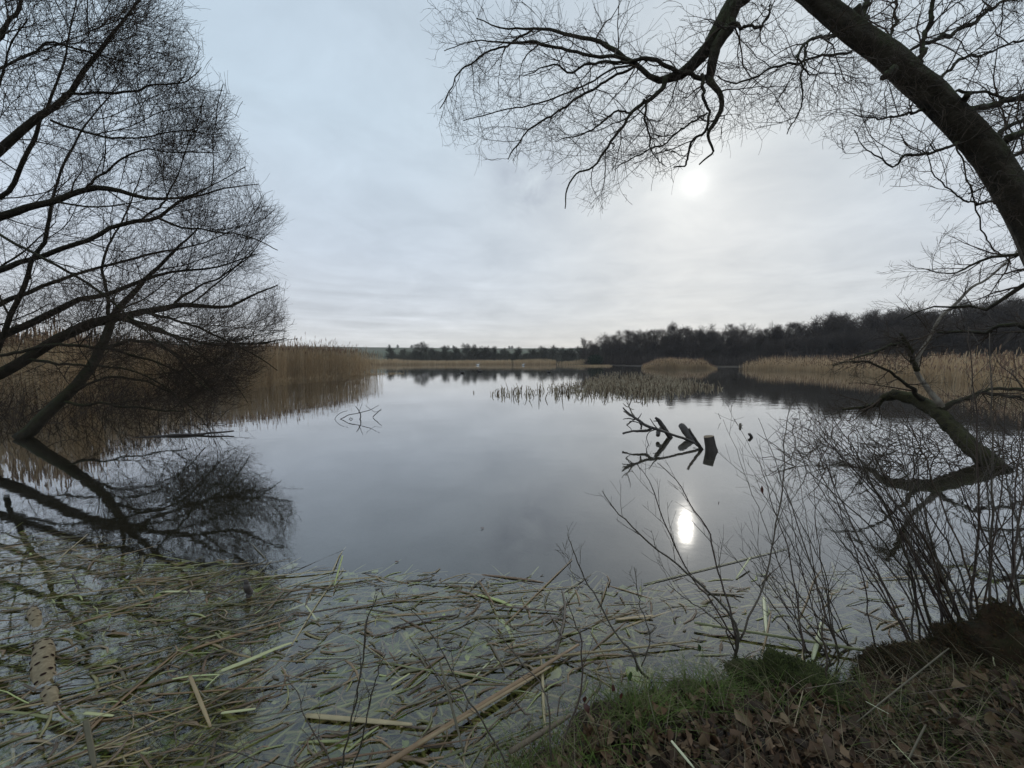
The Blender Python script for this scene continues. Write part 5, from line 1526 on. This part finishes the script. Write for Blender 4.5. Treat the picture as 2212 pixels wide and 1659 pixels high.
# ------------------------------------------------------------------ saplings and shrubs on the bank
def zof(x_, y_): return float(gz(np.array([x_]), np.array([y_]))[0][0])


def shrub(name, label, cat, stems, mat_, tw=(5, .22, .11), base=None, K=22, leaf=None, rmin=.0010):
    p0 = P(*stems[0][0][:3]) if base is None else base
    root = thing(name, label, cat, None, (p0[0], p0[1], zof(p0[0], p0[1])))
    off_ = np.array(root.location)
    Pl_, Rl_ = [], []
    for tr in stems:
        p_, r_ = limb(tr, K, .25)
        r_ = r_ * (.62 if 'sapling' in name else .80)
        Pl_.append(p_)
        Rl_.append(r_)
        vv, ff, rn = tubes((p_ - off_)[None], r_[None], 6, cap=True)
        link('stem', mesh_np('stem', vv, ff, mat_, rnd=rn * 0 + rng.random()), root)
    Pl_, Rl_ = np.array(Pl_), np.array(Rl_)
    B1, q1 = grow(Pl_, Rl_, tw[0], .22, .97, tw[1], RAD(34), 7, .06, (0, 0, .05), .55, rmin=rmin * 1.2, taper=.4)
    B2, q2 = grow(B1, q1, 3, .2, .95, tw[2], RAD(36), 5, .08, (0, 0, .06), .6, rmin=rmin)
    # buds: tiny swellings along twigs
    vv, ff, rn = join([tubes(B1 - off_, q1, 4), tubes(B2 - off_, q2, 3)])
    link('twigs', mesh_np('twigs', vv, ff, mat_, rnd=rn), root, 'stuff')
    return root


Yb = 1.95
shrub('bank_sapling', 'thin many-stemmed bare sapling on the bank edge in front of the sun reflection', 'sapling', [
    [(1591, 1475, 1.75, 8), (1591, 1430, 1.76, 7), (1591, 1381, 1.78, 5.5), (1551, 1312, 1.85, 4), (1468, 1234, 1.95, 3.2), (1369, 1150, 2.05, 2.6), (1335, 1111, 2.1, 2), (1300, 1061, 2.15, 1.2)],
    [(1591, 1400, 1.78, 4.5), (1575, 1300, 1.9, 3.6), (1556, 1234, 2.0, 3), (1542, 1170, 2.05, 2.6), (1507, 1111, 2.1, 2.2), (1468, 1050, 2.2, 1.6), (1420, 1000, 2.25, 1)],
    [(1594, 1390, 1.78, 5), (1620, 1330, 1.8, 4.4), (1645, 1273, 1.85, 3.8), (1660, 1209, 1.9, 3.4), (1675, 1111, 1.95, 3), (1687, 1037, 2.0, 2.6), (1690, 992, 2.0, 2.2), (1694, 928, 2.05, 1.8), (1708, 865, 2.1, 1)],
    [(1588, 1380, 1.8, 3.4), (1540, 1300, 1.9, 2.8), (1487, 1234, 2.0, 2.4), (1428, 1120, 2.1, 2), (1399, 1037, 2.2, 1.4), (1382, 1010, 2.25, 1)],
    [(1593, 1420, 1.76, 3), (1560, 1350, 1.7, 2.4), (1500, 1300, 1.7, 2), (1440, 1260, 1.7, 1.2)],
], M['redtwig'], (7, .26, .12))
shrub('low_sapling', 'small forked bare sapling on the bank corner left of the larger sapling', 'sapling', [
    [(1400, 1465, 1.65, 5), (1360, 1400, 1.7, 3.6), (1320, 1342, 1.8, 3), (1271, 1253, 1.9, 2.4), (1241, 1185, 1.95, 1.8), (1225, 1150, 2.0, 1)],
    [(1385, 1440, 1.67, 2.6), (1400, 1380, 1.7, 2.2), (1378, 1300, 1.8, 1.8), (1370, 1225, 1.9, 1.2)],
    [(1271, 1253, 1.9, 1.6), (1240, 1240, 1.9, 1.2), (1215, 1172, 1.95, .8)],
], M['redtwig'], (5, .14, .07))
# large shrub on the right: stems fan up and to the left
rs3 = np.random.default_rng(77)


def fan(n, ub, vb, ut, vt, Y0, Y1, r, lean):
    out = []
    for k_ in range(n):
        u0, v0 = rs3.uniform(*ub), rs3.uniform(*vb)
        u1, v1 = rs3.uniform(*ut), rs3.uniform(*vt)
        ya, yb = rs3.uniform(*Y0), rs3.uniform(*Y1)
        rr0 = rs3.uniform(*r)
        st_ = []
        bx = rs3.normal(0, 15)
        for t_ in (0, .25, .5, .75, 1):
            st_.append((u0 + (u1 - u0) * (t_ ** lean) + bx * math.sin(3.14 * t_), v0 + (v1 - v0) * t_, ya + (yb - ya) * t_, rr0 * (1 - .78 * t_)))
        out.append([(a_, b2_, c2_, d2_ * .8) for a_, b2_, c2_, d2_ in st_])
    return out


shrub('leaning_shrub', 'dense many-stemmed bare shrub leaning left over the water at lower right', 'shrub',
      fan(26, (1960, 2150), (1400, 1450), (1700, 1990), (860, 1100), (1.85, 1.95), (2.0, 2.5), (3.4, 6.5), 1.25), M['redtwig'], (8, .32, .14))
shrub('middle_shrub', 'bare shrub with slim leaning stems between the sapling and the dense shrub', 'shrub',
      fan(16, (1740, 1900), (1430, 1470), (1560, 1800), (900, 1200), (1.8, 1.9), (2.0, 2.3), (2.2, 4.0), 1.1), M['redtwig'], (6, .26, .12))
shrub('edge_shrub', 'upright bare shrub with thicker dark stems at the lower right edge', 'shrub',
      fan(17, (2090, 2290), (1380, 1440), (1980, 2320), (700, 1000), (1.95, 2.1), (2.1, 2.5), (4, 8.5), 1.0), M['redtwig'], (9, .38, .16))
# foreground bottom twigs
for k_, (tr, lab) in enumerate([
    ([(735, 1720, 1.22, 3.2), (741, 1659, 1.24, 3), (758, 1550, 1.28, 2.8), (772, 1442, 1.32, 2.6), (787, 1351, 1.36, 2.2), (815, 1285, 1.4, 1.4)], 'tallest upright bare twig rising from the bottom edge left of centre'),
    ([(755, 1720, 1.22, 2.6), (767, 1659, 1.24, 2.4), (807, 1483, 1.3, 2), (833, 1412, 1.34, 1.2)], 'thin bare twig just right of the tallest upright one at the bottom'),
    ([(760, 1740, 1.2, 3), (721, 1659, 1.24, 2.8), (690, 1600, 1.26, 2.4), (660, 1549, 1.3, 2.2), (645, 1508, 1.34, 1.8), (620, 1467, 1.38, 1)], 'bare twig leaning left from the bottom edge left of centre'),
    ([(1150, 1740, 1.2, 3), (1107, 1659, 1.24, 2.8), (1066, 1584, 1.3, 2.6), (1027, 1517, 1.34, 2.4), (990, 1457, 1.4, 2.2), (929, 1361, 1.5, 1.8), (884, 1315, 1.55, 1)], 'long bare twig leaning left from the bottom centre'),
    ([(1195, 1740, 1.2, 3.6), (1204, 1659, 1.24, 3.4), (1226, 1591, 1.3, 3), (1252, 1515, 1.36, 2.6), (1258, 1427, 1.42, 2.2), (1250, 1360, 1.48, 1.8), (1223, 1290, 1.55, 1)], 'bare twig curving upright from the bottom centre by the bank corner'),
    ([(1190, 1720, 1.22, 3), (1188, 1624, 1.26, 2.8), (1182, 1526, 1.32, 2.4), (1169, 1482, 1.36, 2.2), (1129, 1427, 1.44, 2), (1081, 1373, 1.5, 1.6), (1046, 1342, 1.55, 1)], 'bare twig bending left over the mat from the bank corner'),
    ([(900, 1760, 1.15, 2.4), (700, 1690, 1.2, 2.2), (482, 1625, 1.28, 2), (376, 1600, 1.32, 1.8), (305, 1564, 1.36, 1.4), (230, 1480, 1.45, 1)], 'long low bare twig stretching left along the bottom edge'),
    ([(1780, 1560, 1.5, 3.4), (1775, 1480, 1.55, 3), (1770, 1400, 1.6, 2.6), (1762, 1320, 1.65, 2.2), (1755, 1240, 1.7, 1.4)], 'straight bare twig standing on the bank right of the sapling')]):
    shrub('bare_twig', lab, 'twig', [tr], M['redtwig'], (5, .12, .05), rmin=.0008)
# leaves that still hang on or stand in the grass
for u, v_, Y, s_, mt, lab in ((1361, 1460, 1.45, .020, 'green', 'dark green oval leaf standing up at the bank corner'), (1325, 1487, 1.42, .018, 'redleaf', 'dark red leaf beside the green one at the bank corner'), (1340, 1503, 1.42, .015, 'redleaf', 'small red-brown leaf below the red one at the bank corner'), (1268, 1530, 1.36, .018, 'redleaf', 'brown leaf standing in the grass left of the green leaf'), (1263, 1511, 1.36, .014, 'redleaf', 'small dark leaf above the brown leaf in the grass'), (1552, 1087, 2.0, .012, 'redleaf', 'tiny withered leaf hanging from a sapling twig over the water'), (1645, 1058, 2.0, .022, 'redleaf', 'withered red leaf hanging on the sapling near its top'), (1375, 1443, 1.7, .022, 'green', 'rounded bramble leaf low over the water edge'), (1510, 1400, 1.8, .020, 'green', 'bramble leaf at the foot of the sapling'), (2145, 1430, 1.6, .025, 'leafpale', 'pale yellowish leaf in front of the rusty stump')):
    c_ = P(u, v_, Y)
    o_ = link('standing_leaf', leaf_scatter('standing_leaf', np.zeros((1, 3)), np.array([0.0]), np.array([s_]), M[mt], rs_, .1, .2, False), None, None, lab, 'leaf', None, tuple(c_))
    o_.rotation_euler = (RAD(65), RAD(rs_.uniform(50, 110)), rs_.uniform(-.6, .6))

# ------------------------------------------------------------------ air
hm = bpy.data.materials.new('haze')
hm.use_nodes = True
t = hm.node_tree
t.nodes.clear()
q = NB(t)
pv = q.n('ShaderNodeVolumePrincipled')
pv.inputs['Color'].default_value = (.93, .95, 1.0, 1)
pv.inputs['Density'].default_value = .0003
pv.inputs['Anisotropy'].default_value = .2
o = q.n('ShaderNodeOutputMaterial')
t.links.new(pv.outputs[0], o.inputs['Volume'])
hx, hy0, hy1, hz0, hz1 = 1500, -60, 2550, -1.6, 42
hv = np.array([[x_, y_, z_] for x_ in (-hx, hx) for y_ in (hy0, hy1) for z_ in (hz0, hz1)], float)
hf = np.array([[0, 1, 3, 2], [4, 6, 7, 5], [0, 4, 5, 1], [2, 3, 7, 6], [0, 2, 6, 4], [1, 5, 7, 3]])
link('haze', mesh_np('haze', hv, hf, hm, False), None, 'stuff', 'thin pale winter haze over the lake')
